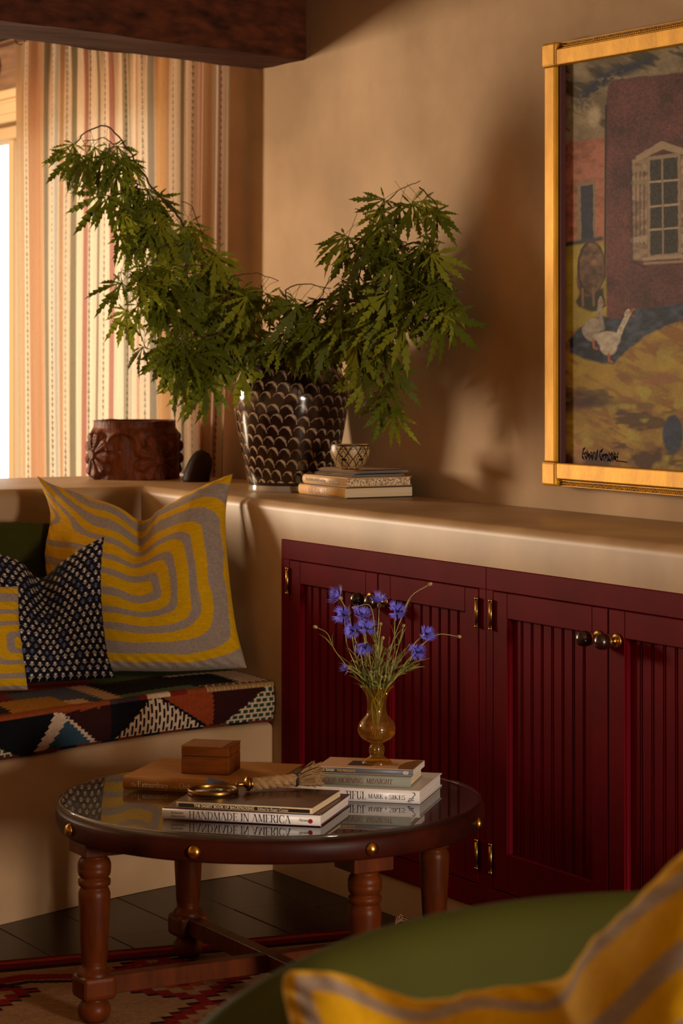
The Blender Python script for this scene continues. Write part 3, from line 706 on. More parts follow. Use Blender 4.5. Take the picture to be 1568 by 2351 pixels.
def rings(U, V, cu, cv, p=5, flare=True):
    du = np.maximum(U-cu, 0); dv = V-cv
    if flare: dv = dv-.9*np.maximum(0, .30-U)**1.6*sst(.66, .80, V)*2
    d = (np.abs(du)**p+np.abs(dv)**p)**(1/p)
    d = d+.0035*np.sin(U*23+V*9)+.003*np.sin(V*31-U*13)+(fbm(U*60, V*60, 2, 5)-.5)*.006
    m = np.zeros(U.shape)
    for a, b in ((-1, .039), (.083, .139), (.173, .231), (.270, .325), (.392, .436), (.50, .545), (.61, .65)):
        m = np.maximum(m, sst(a-.003, a+.003, d)*sst(b+.003, b-.003, d))
    e = np.minimum(np.minimum(U, 1-U), np.minimum(V, 1-V))
    rim = np.zeros(U.shape)
    n = fbm(U*140, V*140, 2, 9); n2 = fbm(U*30, V*200, 2, 19)
    g = L(GRY)*(.82+.36*n)[..., None]; yl = L(YEL)*(.84+.3*n2)[..., None]
    C = g*(1-m[..., None])+yl*m[..., None]
    return C
def bands(U, V):                                          # broad yellow bands that follow the cushion's edge
    d = np.minimum(1-V, U*1.1); d = d+.008*np.sin(U*19+V*7)+.006*np.sin(V*23-U*11)
    m = np.zeros(U.shape)
    for a, b in ((-1, .045), (.085, .20), (.255, .34), (.40, .48), (.55, .63)): m = np.maximum(m, sst(a-.004, a+.004, d)*sst(b+.004, b-.004, d))
    n = fbm(U*140, V*140, 2, 9)
    return L(GRY)*(.85+.3*n)[..., None]*(1-m[..., None])+L(YEL)*(.9+.2*n)[..., None]*m[..., None]
D = PD
cushion_obj('square_cushion', ([D(85, 1092, 7.18), D(120, 1112, 7.16), D(200, 1140, 7.12), D(275, 1166, 7.08), D(328, 1196, 7.06), D(385, 1166, 7.02), D(460, 1122, 6.98), D(534, 1087, 6.97)],
    [D(112, 1545, 6.93), D(250, 1540, 6.88), D(400, 1541, 6.84), D(566, 1533, 6.82)],
    [D(112, 1545, 6.93), D(118, 1400, 6.99), D(107, 1280, 7.05), D(118, 1180, 7.13), D(85, 1092, 7.18)],
    [D(566, 1533, 6.82), D(540, 1430, 6.86), D(522, 1280, 6.90), D(518, 1170, 6.94), D(534, 1087, 6.97)]),
    .085, lambda U, V: rings(U, V, .60, .47), M_pillow, 'large linen cushion with looping yellow stripes propped in the bench corner', nu=300, nv=300, chop=(.52, .13, .75), seed=1)
def floral(U, V):
    su, sv = U*17, V*21
    C = np.zeros(U.shape+(3,)); C[:] = L('#0d0c16')
    row = np.floor(sv); f = sv-row; x = su+.5*(row % 2); cx = np.floor(x); g = x-cx-.5
    g = g+.05*(vnoise(cx, row, 4)-.5); f = f-.5
    flip = np.where((row % 2) == 0, 1, -1); ff = f*flip
    ring = np.hypot(g*1.0, (ff-.16)*.95)
    head = (np.abs(np.sin(2.5*np.arctan2(ff-.16, g)))*.05+.15) > ring
    stem = (np.abs(g) < .035) & (ff < .0) & (ff > -.46)
    leaf = np.abs(ff+.30-np.abs(g)*.75) < .055
    leaf &= np.abs(g) < .30
    m = (head | stem | leaf).astype(float)
    tone = vnoise(cx*1.7, row*1.3, 8)
    cc = np.where((tone > .72)[..., None], L('#565a70'), L('#b8a898'))
    return C*(1-m[..., None])+cc*m[..., None]
cushion_obj('square_cushion', ([D(-75, 1262, 6.72), D(-20, 1268, 6.75), D(40, 1292, 6.80), D(93, 1327, 6.82), D(140, 1293, 6.80), D(190, 1258, 6.80), D(239, 1232, 6.80)],
    [D(-60, 1575, 6.58), D(60, 1568, 6.62), D(160, 1562, 6.68), D(266, 1556, 6.72)],
    [D(-60, 1575, 6.58), D(-50, 1420, 6.65), D(-75, 1262, 6.72)],
    [D(266, 1556, 6.72), D(245, 1500, 6.74), D(233, 1400, 6.77), D(231, 1310, 6.79), D(239, 1232, 6.80)]),
    .07, floral, M_print, 'navy cotton cushion block printed with small white flowers', nu=330, nv=330, chop=(.5, .14, .7), seed=2)
def bars(U, V): return rings(1-U*.7, V*.8, .30, .35, flare=False)
cushion_obj('square_cushion', ([D(-310, 1345, 6.46), D(-200, 1352, 6.5), D(-60, 1350, 6.56), D(42, 1346, 6.60)],
    [D(-310, 1598, 6.40), D(-150, 1590, 6.45), D(64, 1582, 6.55)],
    [D(-310, 1598, 6.40), D(-300, 1480, 6.43), D(-310, 1345, 6.46)],
    [D(64, 1584, 6.55), D(48, 1480, 6.57), D(42, 1420, 6.58), D(42, 1346, 6.60)]),
    .06, bars, M_pillow, 'smaller linen cushion with yellow stripes lying in front of the navy flowered cushion', seed=3)
cushion_obj('square_cushion', ([D(-330, 1230, 6.98), D(-150, 1210, 7.02), D(20, 1199, 7.08), D(120, 1202, 7.14)],
    [D(-330, 1520, 6.80), D(-100, 1525, 6.86), D(122, 1528, 6.97)],
    [D(-330, 1520, 6.80), D(-325, 1370, 6.9), D(-330, 1230, 6.98)],
    [D(122, 1528, 6.97), D(118, 1370, 7.06), D(120, 1202, 7.14)]),
    .06, lambda U, V: np.zeros(U.shape+(3,))+.5, M_velvet, 'dark green velvet cushion leaning on the low plaster wall', nu=90, nv=90, wr=.016, seed=4)

# ------------------------------------------------------------------ bench mattress in patchwork flatweave
def mattress():
    arc = bfc.copy(); n = len(arc)
    t0 = -2.7
    m = arc[:, 1] > t0; arc = arc[m]
    dl = np.concatenate([[0], np.cumsum(np.linalg.norm(np.diff(arc, axis=0), axis=1))])
    N = 620; a = np.linspace(0, dl[-1], N)
    # finer where the picture shows it
    a = np.concatenate([np.linspace(0, 1.15, 470), np.linspace(1.155, dl[-1], N-470)])
    fx = np.interp(a, dl, arc[:, 0]); fy = np.interp(a, dl, arc[:, 1])-.004
    z0, z1 = .401, .507; fr = .010
    # section: front bottom -> front face -> top edge -> top -> back
    nf = 64
    zz = np.linspace(z0, z1-.012, nf); bul = .012*np.sin(PI*(zz-z0)/(z1-z0))
    sec = [(fr+b, z, 0) for b, z in zip(bul, zz)]
    sec += [(fr+.004-.010*(1-math.cos(q)), z1-.012+.012*math.sin(q), 1) for q in np.linspace(.2, PI/2, 5)]
    nb = 170; W = .80
    sec += [(-.008-W*k/nb, z1+.004*math.sin(min(1, k/40)*PI/2), 2) for k in range(1, nb+1)]
    sec = np.array(sec)
    M = len(sec)
    Pg = np.zeros((M, N, 3)); 
    s_ = fx[None]+sec[:, 0:1]; Pg[..., 0] = np.maximum(s_, LX+.01); Pg[..., 1] = fy[None]; Pg[..., 2] = sec[:, 1:2]+.003*np.sin(a*9)[None]*(sec[:, 2:3] > 1)
    # rounded end against the cabinet wall
    endr = np.clip((.02-a)/.02, 0, 1)[None]; Pg[..., 0] -= .006*endr**2*(sec[:, 2:3] == 0)
    A = np.tile(a, (M, 1)); Hh = np.tile(((sec[:, 1]-z0)/(z1-z0))[:, None], (1, N)); isf = (sec[:, 2] < 1)[:, None] & np.ones((1, N), bool)
    dep = np.tile(np.maximum(0, -sec[:, 0])[:, None], (1, N))
    C = np.zeros((M, N, 3)); C[:] = L('#0b0a0d')
    jag = .010*(2*np.abs((Hh*9+A*17) % 1-.5)-.5); jagx = .004*(2*np.abs((A*95) % 1-.5)-.5)*8
    def ap(px):                                       # arc position of a place along the front edge
        q = [P(px, 1557+ (612-px)*.155, .505)]; q = q[0]; return float(np.interp(-q[1], -arc[:, 1], dl))
    K = {p: ap(p) for p in (0, 60, 85, 110, 143, 163, 228, 240, 262, 268, 360, 470, 480, 490, 600, 625, -60, -110)}
    def put(mask, h, tone=.16):
        nse = fbm(A*120, Hh*14+dep*120, 2, 7); C[mask] = (L(h)*(1-tone+2*tone*nse)[..., None])[mask]
    def tri(xa, xb, base_h, apx, apex_h, j=1):         # triangle on the front face between arc positions
        lo, hi = min(xa, xb), max(xa, xb)
        f = np.clip((Hh-base_h)/(apex_h-base_h), 0, 1)
        l = lo+(apx-lo)*f; r = hi+(apx-hi)*f
        return isf & (A > l+jag*j) & (A < r-jag*j)
    put(isf, '#0c0b10')
    put(isf & (A < K[480]), '#2a0d0b'); put(tri(K[360], K[480], 1.05, K[480]+.01, .05, .5), '#7b3315')
    put(tri(K[480], K[360], 1.05, K[480], .08, .6), '#7b3315')
    put(isf & (A > K[262]) & (A < K[143]), '#2a0f0d'); put(isf & (A > K[143]), '#0c0b10')
    w1 = tri(K[490], K[625]-.06, -.02, K[600], 1.05); put(w1 | (isf & (A < K[600]) & (A < .03+.0*A) & (Hh < .9)), '#b39c7c')
    w1 = w1 | (isf & (A < K[600]) & (A < .03) & (Hh < .9))
    row = np.floor(Hh*8); dash = w1 & (((Hh*8) % 1) > .3) & (((A/.021)+.5*(row % 2)) % 1 > .3); put(dash, '#26352c')
    w2 = tri(K[470], K[268], -.02, K[360], 1.0); put(w2, '#b79d80')
    cc = np.floor(A/.0135); dash = w2 & (((A/.0135) % 1) > .5) & (((Hh*3.2+.5*(cc % 2)) % 1) > .28); put(dash, '#1a0f10')
    w3 = tri(K[240], K[85], -.02, K[143], 1.0); put(w3, '#b29880'); put(tri(K[228], K[110], -.03, K[163], .7), '#2c4250')
    put(isf & (A > K[240]) & (A < K[143]) & (Hh > .86+jag*6), '#6e3216')
    w4 = tri(K[60], K[-110], -.02, K[-60]+.08, 1.0); put(w4, '#b39c84'); row = np.floor(Hh*8)
    put(w4 & (((Hh*8) % 1) > .3) & (((A/.021)+.5*(row % 2)) % 1 > .3), '#26352c')
    put(isf & (A > K[-60]+.3) & (((A*3) % 1) > .5), '#6e3216'); put(isf & (A > K[-60]+.6) & (((A*3+.3) % 1) > .6), '#2c4250')
    put(isf & (Hh < .06), '#5c2313'); put(isf & (Hh < .06) & (((A*7) % 1) > .6), '#15101a')
    # the top
    top = ~isf
    jt = .018*(2*np.abs((dep*38) % 1-.5)-.5); jd = .012*(2*np.abs((A*46) % 1-.5)-.5)
    def blob(xa, xb, d0, d1, h): put(top & (A > min(K_(xa), K_(xb))+jt) & (A < max(K_(xa), K_(xb))+jt) & (dep > d0+jd) & (dep < d1+jd), h)
    cache = {}
    def K_(p):
        if p not in cache: cache[p] = ap(p)
        return cache[p]
    put(top, '#23100e')
    blob(625, 560, -1, .06, '#2b0f0c'); blob(605, 460, .015, .22, '#b9a084'); blob(545, 300, .02, .19, '#0c0c10'); blob(455, 300, .0, .05, '#4a5a3c'); blob(300, 262, -1, .3, '#b08c68')
    blob(262, 100, .07, .26, '#474b58'); blob(230, 185, .0, .07, '#b9956a'); blob(262, 232, .0, .07, '#333c4a'); blob(185, 40, .0, .15, '#9a6a22'); blob(110, -60, .16, .26, '#6d1620'); blob(50, -100, .02, .16, '#10131a'); blob(-60, -200, .0, .2, '#b39c84')
    blob(330, 200, .26, .8, '#6d1f16'); blob(600, 330, .23, .4, '#3c4a26'); blob(560, 200, .4, .8, '#b08c68'); blob(200, -100, .27, .8, '#7b3315')
    blob(-200, -380, .05, .6, '#2c4250')
    # piping round the top front edge
    pi_ = np.tile((sec[:, 2] == 1)[:, None], (1, N)); put(pi_, '#7a3a18')
    put(pi_ & (A < K_(470)), '#a58455'); put(pi_ & (A > K_(430)) & (A < K_(330)), '#6a1a14'); put(pi_ & (A > K_(395)) & (A < K_(345)), '#b79d80'); put(pi_ & (A > K_(330)) & (A < K_(262)), '#3b2b30')
    put(pi_ & (A < K_(470)) & (((A/.006) % 1) > .6), '#6a4a28')
    base = np.array([.0, -1.2, z0])
    o = link('bench_mattress', gridmesh('bench_mattress', Pg-base, C, flip=True), M_kilim, None, base)
    setp(o, 'patchwork flatweave bench cushion in black, rust, blue and cream triangles', 'bench cushion')
mattress()

# ------------------------------------------------------------------ things on the ledge
def put_base(o, loc): o.location = loc; return o
# scale-patterned vase
VD = 7.235; VC = PD(668, 1120, VD); VC[2] = LZ; K_ = VD/FX
def ledge_vase():
    root = empty('ceramic_vase', VC, 'tall brown glazed jar painted with cream fish scales on the plaster ledge', 'vase')
    yb = 1124.; pr = [(0, 97), (4, 98.5), (16, 97.5), (17.5, 98.5), (45, 104), (75, 110), (125, 120), (175, 128), (200, 130.5), (220, 131), (245, 127.5), (262, 122), (280, 113), (295, 101), (303, 90), (308, 79), (312, 76), (333, 77), (338, 80), (341, 78)]
    pr = cat_pts([(r, z, 0) for z, r in pr], 260)[:, :2]*K_
    seg = 460
    a = np.linspace(0, 2*PI, seg, endpoint=False)
    Z = np.repeat(pr[:, 1][:, None], seg, 1)/K_; A = np.tile(a, (len(pr), 1))
    C = np.zeros(Z.shape+(3,)); C[:] = L('#24110a')
    n = fbm(A*9, Z*.06, 3, 3); C *= (.7+.6*n)[..., None]
    rows = 13; ncell = 26
    rz = (Z-19)/25.0 + A*1.0/(2*PI)*2                       # rows climb a little round the jar
    m = np.zeros(Z.shape)
    for dr in (0, 1):
        R = np.floor(rz)-dr+0; f = rz-R                     # height inside the cell, 0..2
        cx = A/(2*PI)*ncell+.5*(R % 2)+.12*np.sin(R*2.1); c = np.floor(cx); g = cx-c-.5
        jx = (vnoise(c*1.37, R*2.11, 6)-.5)*.16; jy = (vnoise(c*2.7, R*1.3, 9)-.5)*.22
        u = (g-jx)/.56; v = (f-.25-jy)/.92
        d = np.hypot(u, v); ang = np.arctan2(v, u)
        wd = .035+.13*np.exp(-((ang-.95)/.55)**2)           # the brush mark swells at its right shoulder
        mm = (np.abs(d-.86) < wd)*(ang > .02)*(ang < 2.6)*(v > 0)
        m = np.maximum(m, mm)
    m *= (Z > 22)*(Z < 292)*(.55+.45*sst(.25, .5, fbm(A*24, Z*.15, 2, 13)))
    neck = (Z > 312)*(Z < 332)*(np.abs(((Z-314)/17)-np.abs(((A*22/PI) % 1)-.5)*1.6-.1) < .10)
    m = np.maximum(m, neck)
    C = C*(1-m[..., None])+L('#b39a7c')*m[..., None]
    bandm = (Z < 15)[..., None]; C = np.where(bandm, L('#8d7f70'), C)
    C = np.where(((Z > 15) & (Z < 18))[..., None], L('#0e0705'), C)
    link('jar_body', lathe('jar_body', pr, seg, True, C), M_vase, root)
    link('jar_inside', lathe('jar_inside', [(77*K_, 340*K_), (70*K_, 335*K_), (70*K_, 310*K_), (110*K_, 270*K_), (112*K_, 200*K_), (85*K_, 20*K_), (0, 14*K_)], 40), M_clay, root)
    link('jar_foot', lathe('jar_foot', [(97*K_, 0.0003), (80*K_, .0003), (0, .0003)], 40), M_clay, root)
ledge_vase()

# carved wooden planter
def planter():
    Dp = 7.93; c = PD(309, 1090, Dp); c[2] = LZ; k = Dp/FX
    seg, nz = 300, 150
    a = np.linspace(0, 2*PI, seg, endpoint=False); z = np.linspace(0, 1, nz)
    A, Z = np.meshgrid(a, z); H = 133*k
    R = (103-4*sst(.0, .25, Z)+3*np.sin(Z*PI)-6*sst(.78, .9, Z))*k
    cam_ang = math.atan2(-FWD[1], -FWD[0])
    dpt = np.zeros(A.shape)
    for da, cz, rr in ((-.95, .42, .42), (.62, .34, .42), (2.2, .42, .42), (-2.5, .38, .42), (3.6, .42, .4)):
        u = ((A-cam_ang-da+PI) % (2*PI)-PI)*103*k/H; v = Z-cz
        d = np.hypot(u, v); an = np.arctan2(v, u)
        pet = np.abs(np.cos(an*4.5+.4))**.6
        body = sst(rr+.05, rr-.06, d/np.clip(.72+.28*pet, .3, 1))*(d > .08)
        dpt = np.maximum(dpt, body*(.35+.65*pet)*.016)
        dpt = np.maximum(dpt, sst(.11, .08, d)*.020)
        dpt -= .006*np.exp(-(np.abs(np.sin(an*4.5+.4))*d/.02)**2)*body
    u = ((A-cam_ang+.18+PI) % (2*PI)-PI)*103*k/H; d = np.hypot(u, Z-.55); dpt = np.maximum(dpt, np.exp(-((d-.27)/.06)**2)*.014*(Z > .5)); 
    dpt = np.maximum(dpt, np.exp(-(u/.07)**2-((Z-.55)/.2)**2)*.012)
    R = R+dpt*(Z < .86)+.0025*(fbm(A*14, Z*14, 3, 3)-.5)
    Zz = Z*H+.004*(fbm(A*3, Z*0+1, 2, 8)-.5)*(Z > .95)
    root = empty('carved_planter', c, 'round wooden planter carved with big flowers on the low wall by the curtain', 'planter')
    link('planter_body', gridmesh('planter_body', np.stack([R*np.cos(A), R*np.sin(A), Zz], -1), wrap=True), M_carved, root)
    r = 97*k; link('planter_inside', lathe('planter_inside', [(r-.0005, H*.99), (r-.010, H), (r-.014, H*.96), (r-.016, .03), (0, .028)], 48), M_carved, root)
planter()
# dark carved figure: a leaning hollow-ended log form
def figure():
    Df = 7.72; c = PD(455, 1098, Df); c[2] = LZ; k = Df/FX
    root = empty('carved_figure', c, 'small dark leaning wood carving with a hollow tip beside the carved planter', 'carving')
    rt = RGT; up = np.array([0, 0, 1.]); fw = -FWD
    pts = [rt*k*-6+up*.0, rt*k*-2+up*k*18, rt*k*5+up*k*40, rt*k*12+up*k*58, rt*k*16+up*k*66]
    p = cat_pts(pts, 26); q = np.linspace(0, 1, 26)
    rad = k*np.interp(q, [0, .25, .6, .85, .95, 1], [31, 31, 28, 23, 18, 13])
    V, F = tube_geo(p, rad, 28); V = V.reshape(26, 28, 3); 
    V[..., 2] = np.maximum(V[..., 2], .0005); V[:3, :, 2] = np.minimum(V[:3, :, 2], .02+V[:3, :, 2]*.3)
    V[0, :, 2] = 0.0
    an = np.arange(28)*2*PI/28; V += (rt[None, None]*(np.sin(an*5)*.0015)[None, :, None])
    me = mesh('figure_body', V.reshape(-1, 3), F); link('figure_body', me, M_figure, root)
    t = p[-1]-p[-3]; t /= np.linalg.norm(t)
    mb = MB(); a = np.linspace(0, 2*PI, 17); n1 = np.cross(t, rt); n1 /= np.linalg.norm(n1); n2 = np.cross(t, n1)
    mb.tube(p[-1]+12*k*(np.cos(a)[:, None]*n1+np.sin(a)[:, None]*n2)+t*.001, .0022, 6); link('hollow_rim', mb.mesh('hollow_rim'), M_figure, root)
figure()

# ------------------------------------------------------------------ books
def book(name, label, loc, yaw, Ln, Wd, Th, cover, pages, kind='hard', board=None, group=None, spine=None, hinge=False):
    """spine faces local -Y; length along X; lies flat"""
    root = empty(name, loc, label, 'book', group, yaw)
    x0, x1, y0, y1 = -Ln/2, Ln/2, -Wd/2, Wd/2
    bt = .0028 if kind == 'hard' else .0007
    ov = .0035 if kind == 'hard' else 0
    bm = bmesh.new()
    add_box(bm, x0, x1, y0+.003, y1, Th-bt, Th, bt*.4, 1); add_box(bm, x0, x1, y0+.003, y1, 0, bt, bt*.4, 1)
    link('cover_boards', bm_mesh('cover_boards', bm), board or cover, root)
    n = 9; sp = [(y0+.006-(.006+(.0015 if kind == 'hard' else 0))*math.sin(PI*i/(n-1))**.35, Th*i/(n-1)) for i in range(n)]
    V = [(x, y, z) for x in (x0, x1) for y, z in sp] + [(x, y+.002 if 0 < i < n-1 else y+.001, min(max(z, .0006), Th-.0006)) for x in (x0, x1) for i, (y, z) in enumerate(sp)]
    F = [[i, i+n, i+n+1, i+1] for i in range(n-1)]+[[2*n+i+1, 2*n+i+1+n, 2*n+i+n, 2*n+i] for i in range(n-1)]
    F += [[i, i+1, 2*n+i+1, 2*n+i] for i in range(n-1)]+[[n+i+1, n+i, 3*n+i, 3*n+i+1] for i in range(n-1)]
    link('spine', mesh('spine', V, F), spine or cover, root)
    bm = bmesh.new(); add_box(bm, x0+ov, x1-ov, y0+.003, y1-ov, bt, Th-bt, .0004, 1); link('page_block', bm_mesh('page_block', bm), pages, root)
    return root
def corner_book(B, yaw, Ln, Wd, z):                   # centre of a book from its front right bottom corner
    c, s = math.cos(yaw), math.sin(yaw)
    return (B[0]-c*Ln/2-s*Wd/2*1, B[1]-s*Ln/2+c*Wd/2, z)
rad = math.radians
GZ = .4406
# pair on the ledge, with two magazines and a clay bowl
B = P(791.5, 1146, LZ); yl = rad(-1.5)
z = LZ+.0005
b = book('art_book', 'thick hardback titled MEDICINE in worn tan jacket, lowest book on the plaster ledge', corner_book(B, yl, .272, .215, z), yl, .272, .215, .0305, M_btan2, M_page, board=M_bdark)
put_text(serif_text('MEDICINE', .0185, .02, .09, .03), M_t_brown, b, -.075, -.1092, .004, .125); put_text(sans_text('FIVE THOUSAND YEARS', .005), M_t_brown, b, -.07, -.1092, .0245, .10)
z += .0315
b = book('art_book', 'tan hardback about the human body, lying on the book titled MEDICINE', (B[0]-.128+.012, B[1]+.105, z), yl+rad(.8), .25, .205, .0255, M_btan, M_pagespot)
put_text(sans_text('The Unfashionable Human Body', .0085, .0003), M_t_dark, b, -.105, -.1045, .009, .115); put_text(sans_text('bernard rudofsky', .0075, .0003), M_t_dark, b, .03, -.1045, .009, .05)
link('lettering', mesh('lettering', [(.098, -.1045, .004), (.0995, -.1045, .004), (.0995, -.1045, .021), (.098, -.1045, .021)], [[0, 1, 2, 3]], False), M_t_dark, b)
z += .0262
def magazine(label, loc, yaw, Ln, Wd, Th, m):
    root = empty('magazine', loc, label, 'magazine', None, yaw)
    n = 10
    V, F = [], []
    for side in (0, 1):
        for x in (-Ln/2, Ln/2):
            for i in range(n):
                q = i/(n-1); y = -Wd/2+Wd*q; lift = Th*(1-(1-min(1, q*6))**2)**.5
                zz = Th/2+(lift/2 if side else -lift/2)*(1 if q < .9 else 1-(q-.9)*6)
                V.append((x, y, max(zz, .0002)))
    for s in (0, 1):
        o = s*2*n
        F += [[o+i, o+i+1, o+n+i+1, o+n+i] for i in range(n-1)]
    link('folded_cover', mesh('folded_cover', V, F), m, root)
    bm = bmesh.new()
    for j in range(3): add_box(bm, -Ln/2+.001, Ln/2-.0015, -Wd/2+.006, Wd/2-.004-.002*j, .0014+j*(Th-.003)/3, .0018+j*(Th-.003)/3)
    link('pages', bm_mesh('pages', bm), M_pagew, root)
magazine('folded dark edged magazine lying on the tan hardback on the ledge', (B[0]-.128+.025, B[1]+.105, z), yl+rad(-1), .22, .175, .009, M_mag)
z += .0096
magazine('topmost pale folded magazine under the patterned clay bowl', (B[0]-.128+.035, B[1]+.112, z), yl+rad(3), .215, .17, .010, M_bcover)
z += .0104
def bowl(zb):
    c = PD(804, 1070, 6.85); c[2] = zb; k = 6.85/FX
    root = empty('clay_bowl', c, 'small cream clay bowl painted with black spirals and triangles, on the magazines', 'bowl')
    pr = cat_pts([(r, h_, 0) for h_, r in ((0, 17), (3, 22), (14, 34), (28, 42), (40, 45), (50, 45), (58, 43.5))], 120)[:, :2]*k
    seg = 360; a = np.linspace(0, 2*PI, seg, endpoint=False); A = np.tile(a, (120, 1)); H = np.repeat(np.linspace(0, 1, 120)[:, None], seg, 1)
    C = np.zeros(A.shape+(3,)); C[:] = L('#b0905f')
    u = (A/(2*PI)*6+.35) % 1; 
    line = np.zeros(A.shape, bool)
    for sft in (0, .5):                                   # rhombus net with nested outlines
        v = (u+sft) % 1; d = np.abs(v-.5)*2+np.abs(H-.52)*2.1
        line |= (np.abs(d-.98) < .07); line |= (np.abs(d-.62) < .045) & (sft == 0)
        line |= (sft == 0) & (d < .45) & (np.abs(((v-.5)*6+(H-.5)*3)) < .16) | ((sft == 0) & (d < .40) & (np.abs(H-.5) < .035))
    tt = (u*2) % 1
    for s0, s1 in ((.98, .66), (.90, .74)):
        hh = (H-s1)/(s0-s1); line |= (hh > 0) & (hh < 1) & (np.abs(np.abs(tt-.5)-.36*hh*(s0-.3)) < .035)
    line |= (H > .955) | ((np.abs(H-.86) < .012)) | (np.abs(H-.06) < .03)
    hat = (np.abs((u*22+H*9) % 1-.5) < .12) & (np.abs(u-.5)*2+np.abs(H-.52)*2.1 > .66) & (np.abs(u-.5)*2+np.abs(H-.52)*2.1 < .92)
    C[hat] = L('#6e5430'); C[line] = L('#15100c')
    link('bowl_wall', lathe('bowl_wall', pr, seg, True, C), M_bowl, root)
    link('bowl_inside', lathe('bowl_inside', [(43.5*k, 58*k), (41*k, 58*k), (41*k, 45*k), (30*k, 15*k), (0, 6*k)], 40), M_btan, root)
    link('bowl_foot', lathe('bowl_foot', [(17*k, .0), (0, .0)], 24), M_btan, root)
bowl(z)

# ------------------------------------------------------------------ maple branches in the jar
def leaf_mesh(seed, lobes=7):
    r = random.Random(seed); mb = MB()
    pet = .055*r.uniform(.8, 1.3)
    pp = np.array([(0, 0, 0), (.002, pet*.5, .006), (0, pet, 0)]); mb.tube(cat_pts(pp, 5), .0007, 3)
    angs = [-98, -54, -26, 0, 26, 54, 98][:lobes]; lens = [.40, .74, .96, 1.10, .96, .74, .40]
    for ang, ln in zip(angs, lens):
        ln *= .096*r.uniform(.85, 1.15); a = math.radians(ang+r.uniform(-7, 7)); w = ln*.042
        R = [(w*.45, 0), (w*.5, ln*.16), (w*.9, ln*.30)]; bend = r.uniform(.5, 5.5)
        for q, tl in ((.34, .15), (.50, .14), (.66, .11), (.80, .07)):
            k1 = r.uniform(.75, 1.2); wq = w*(1.35-.95*abs(q-.5)*1.6)
            R += [(wq+ln*tl*.38*k1, ln*(q+tl*1.05*k1)), (wq*.72, ln*(q+.11))]
        R = [(x, min(y, ln*.97)) for x, y in R]
        out = [(x, y) for x, y in R]+[(0, ln*1.06)]+[(-x*r.uniform(.85, 1.1), y) for x, y in reversed(R)]
        V = []
        for x, y in out:
            X = x*math.cos(a)+y*math.sin(a); Y = -x*math.sin(a)+y*math.cos(a)
            rr = math.hypot(X, Y); V.append((X, pet+Y, -bend*rr*rr*(1+.6*abs(ang)/118)+abs(x)*.5))
        # strip of quads between the two sides
        m = len(R); F = [[i, i+1, 2*m-1-i, 2*m-i] for i in range(0, m-1)]
        F.append([m-1, m, m+1])
        mb.add(V, F)
    return mb.mesh('leaf', False)
LEAVES = []
for i in range(7):
    me = leaf_mesh(i, 7); me.materials.append(M_leaf if i < 5 else M_leaf2); me.shade_flat(); LEAVES.append(me)
def branch(label, twigs, seed, root_px, dens=1.1):
    r = random.Random(seed); base = PD(*root_px)
    root = empty('maple_branch', base, label, 'branch', 'maple branches in the glazed jar')
    for pts, rd, nl, up in twigs:
        p3 = cat_pts([PD(*q) for q in pts], max(10, 5*len(pts)))
        # small natural crookedness
        for k in range(1, len(p3)-1): p3[k] += np.array([r.uniform(-1, 1) for _ in range(3)])*.003
        p3[:, 1] = np.minimum(p3[:, 1], WT-.03)
        rr = np.linspace(rd, max(rd*.35, .0011), len(p3))
        link('stem', MB().tube(p3-base, rr, 6).mesh('stem'), M_bark, root)
        nl = int(nl*dens+.5)
        for j in range(nl):
            q = (j+r.random())/nl; q = .18+.82*q if up else q
            f = q*(len(p3)-1); i0 = min(int(f), len(p3)-2); a = p3[i0]*(1-(f-i0))+p3[i0+1]*(f-i0)
            a = a.copy()
            side = r.uniform(0, 2*PI)
            out = RGT*math.cos(side)*1.0 - FWD*math.sin(side)*.75
            yv = Vector(tuple(out*r.uniform(.3, .95)+np.array([0, 0, -r.uniform(.5, 1.1)]))).normalized()
            zv = Vector(tuple(-FWD*r.uniform(.4, 1.0)+RGT*r.uniform(-.8, .8)+np.array([0, 0, r.uniform(.1, .9)])))
            zv = (zv-yv*zv.dot(yv)).normalized(); xv = yv.cross(zv)
            sc = r.uniform(.8, 1.25)
            tip = a+np.array(yv)*.14*sc
            a[1] = min(a[1]-max(0, tip[1]-WT+.10), WT-.10); 
            qv = tip-CAM; tx = CX+FX*(qv @ RGT)/(qv @ FWD); ty = HY-FX*qv[2]/(qv @ FWD)
            if 570 < tx < 800 and ty > 838 and r.random() < .7: continue
            M = Matrix((xv, yv, zv)).transposed().to_4x4(); M = Matrix.Translation(Vector(a-base)) @ M @ Matrix.Scale(sc, 4)
            o = link('leaf', r.choice(LEAVES[:5] if r.random() < .68 else LEAVES[5:]), None, root); o.matrix_local = M
    return root
d0 = 7.2
branch('long maple branch reaching from the jar in front of the striped curtain', [
    ([(662, 830, 7.23), (640, 775, 7.2), (579, 748, 7.18), (548, 704, 7.15), (482, 597, 7.15), (444, 560, 7.15), (403, 487, 7.15), (355, 437, 7.15), (320, 385, 7.15), (279, 322, 7.15), (240, 290, 7.14), (200, 302, 7.13), (172, 330, 7.12)], .0055, 26, 1),
    ([(279, 322, 7.15), (262, 330, 7.1), (235, 318, 7.06), (190, 325, 7.03)], .002, 9, 0),
    ([(320, 387, 7.15), (290, 388, 7.1), (250, 400, 7.08)], .002, 8, 0),
    ([(355, 439, 7.15), (300, 432, 7.1), (255, 450, 7.07)], .002, 9, 0),
    ([(403, 487, 7.15), (350, 480, 7.1), (300, 490, 7.06), (255, 515, 7.04)], .0022, 11, 0)], 11, (662, 830, 7.23))
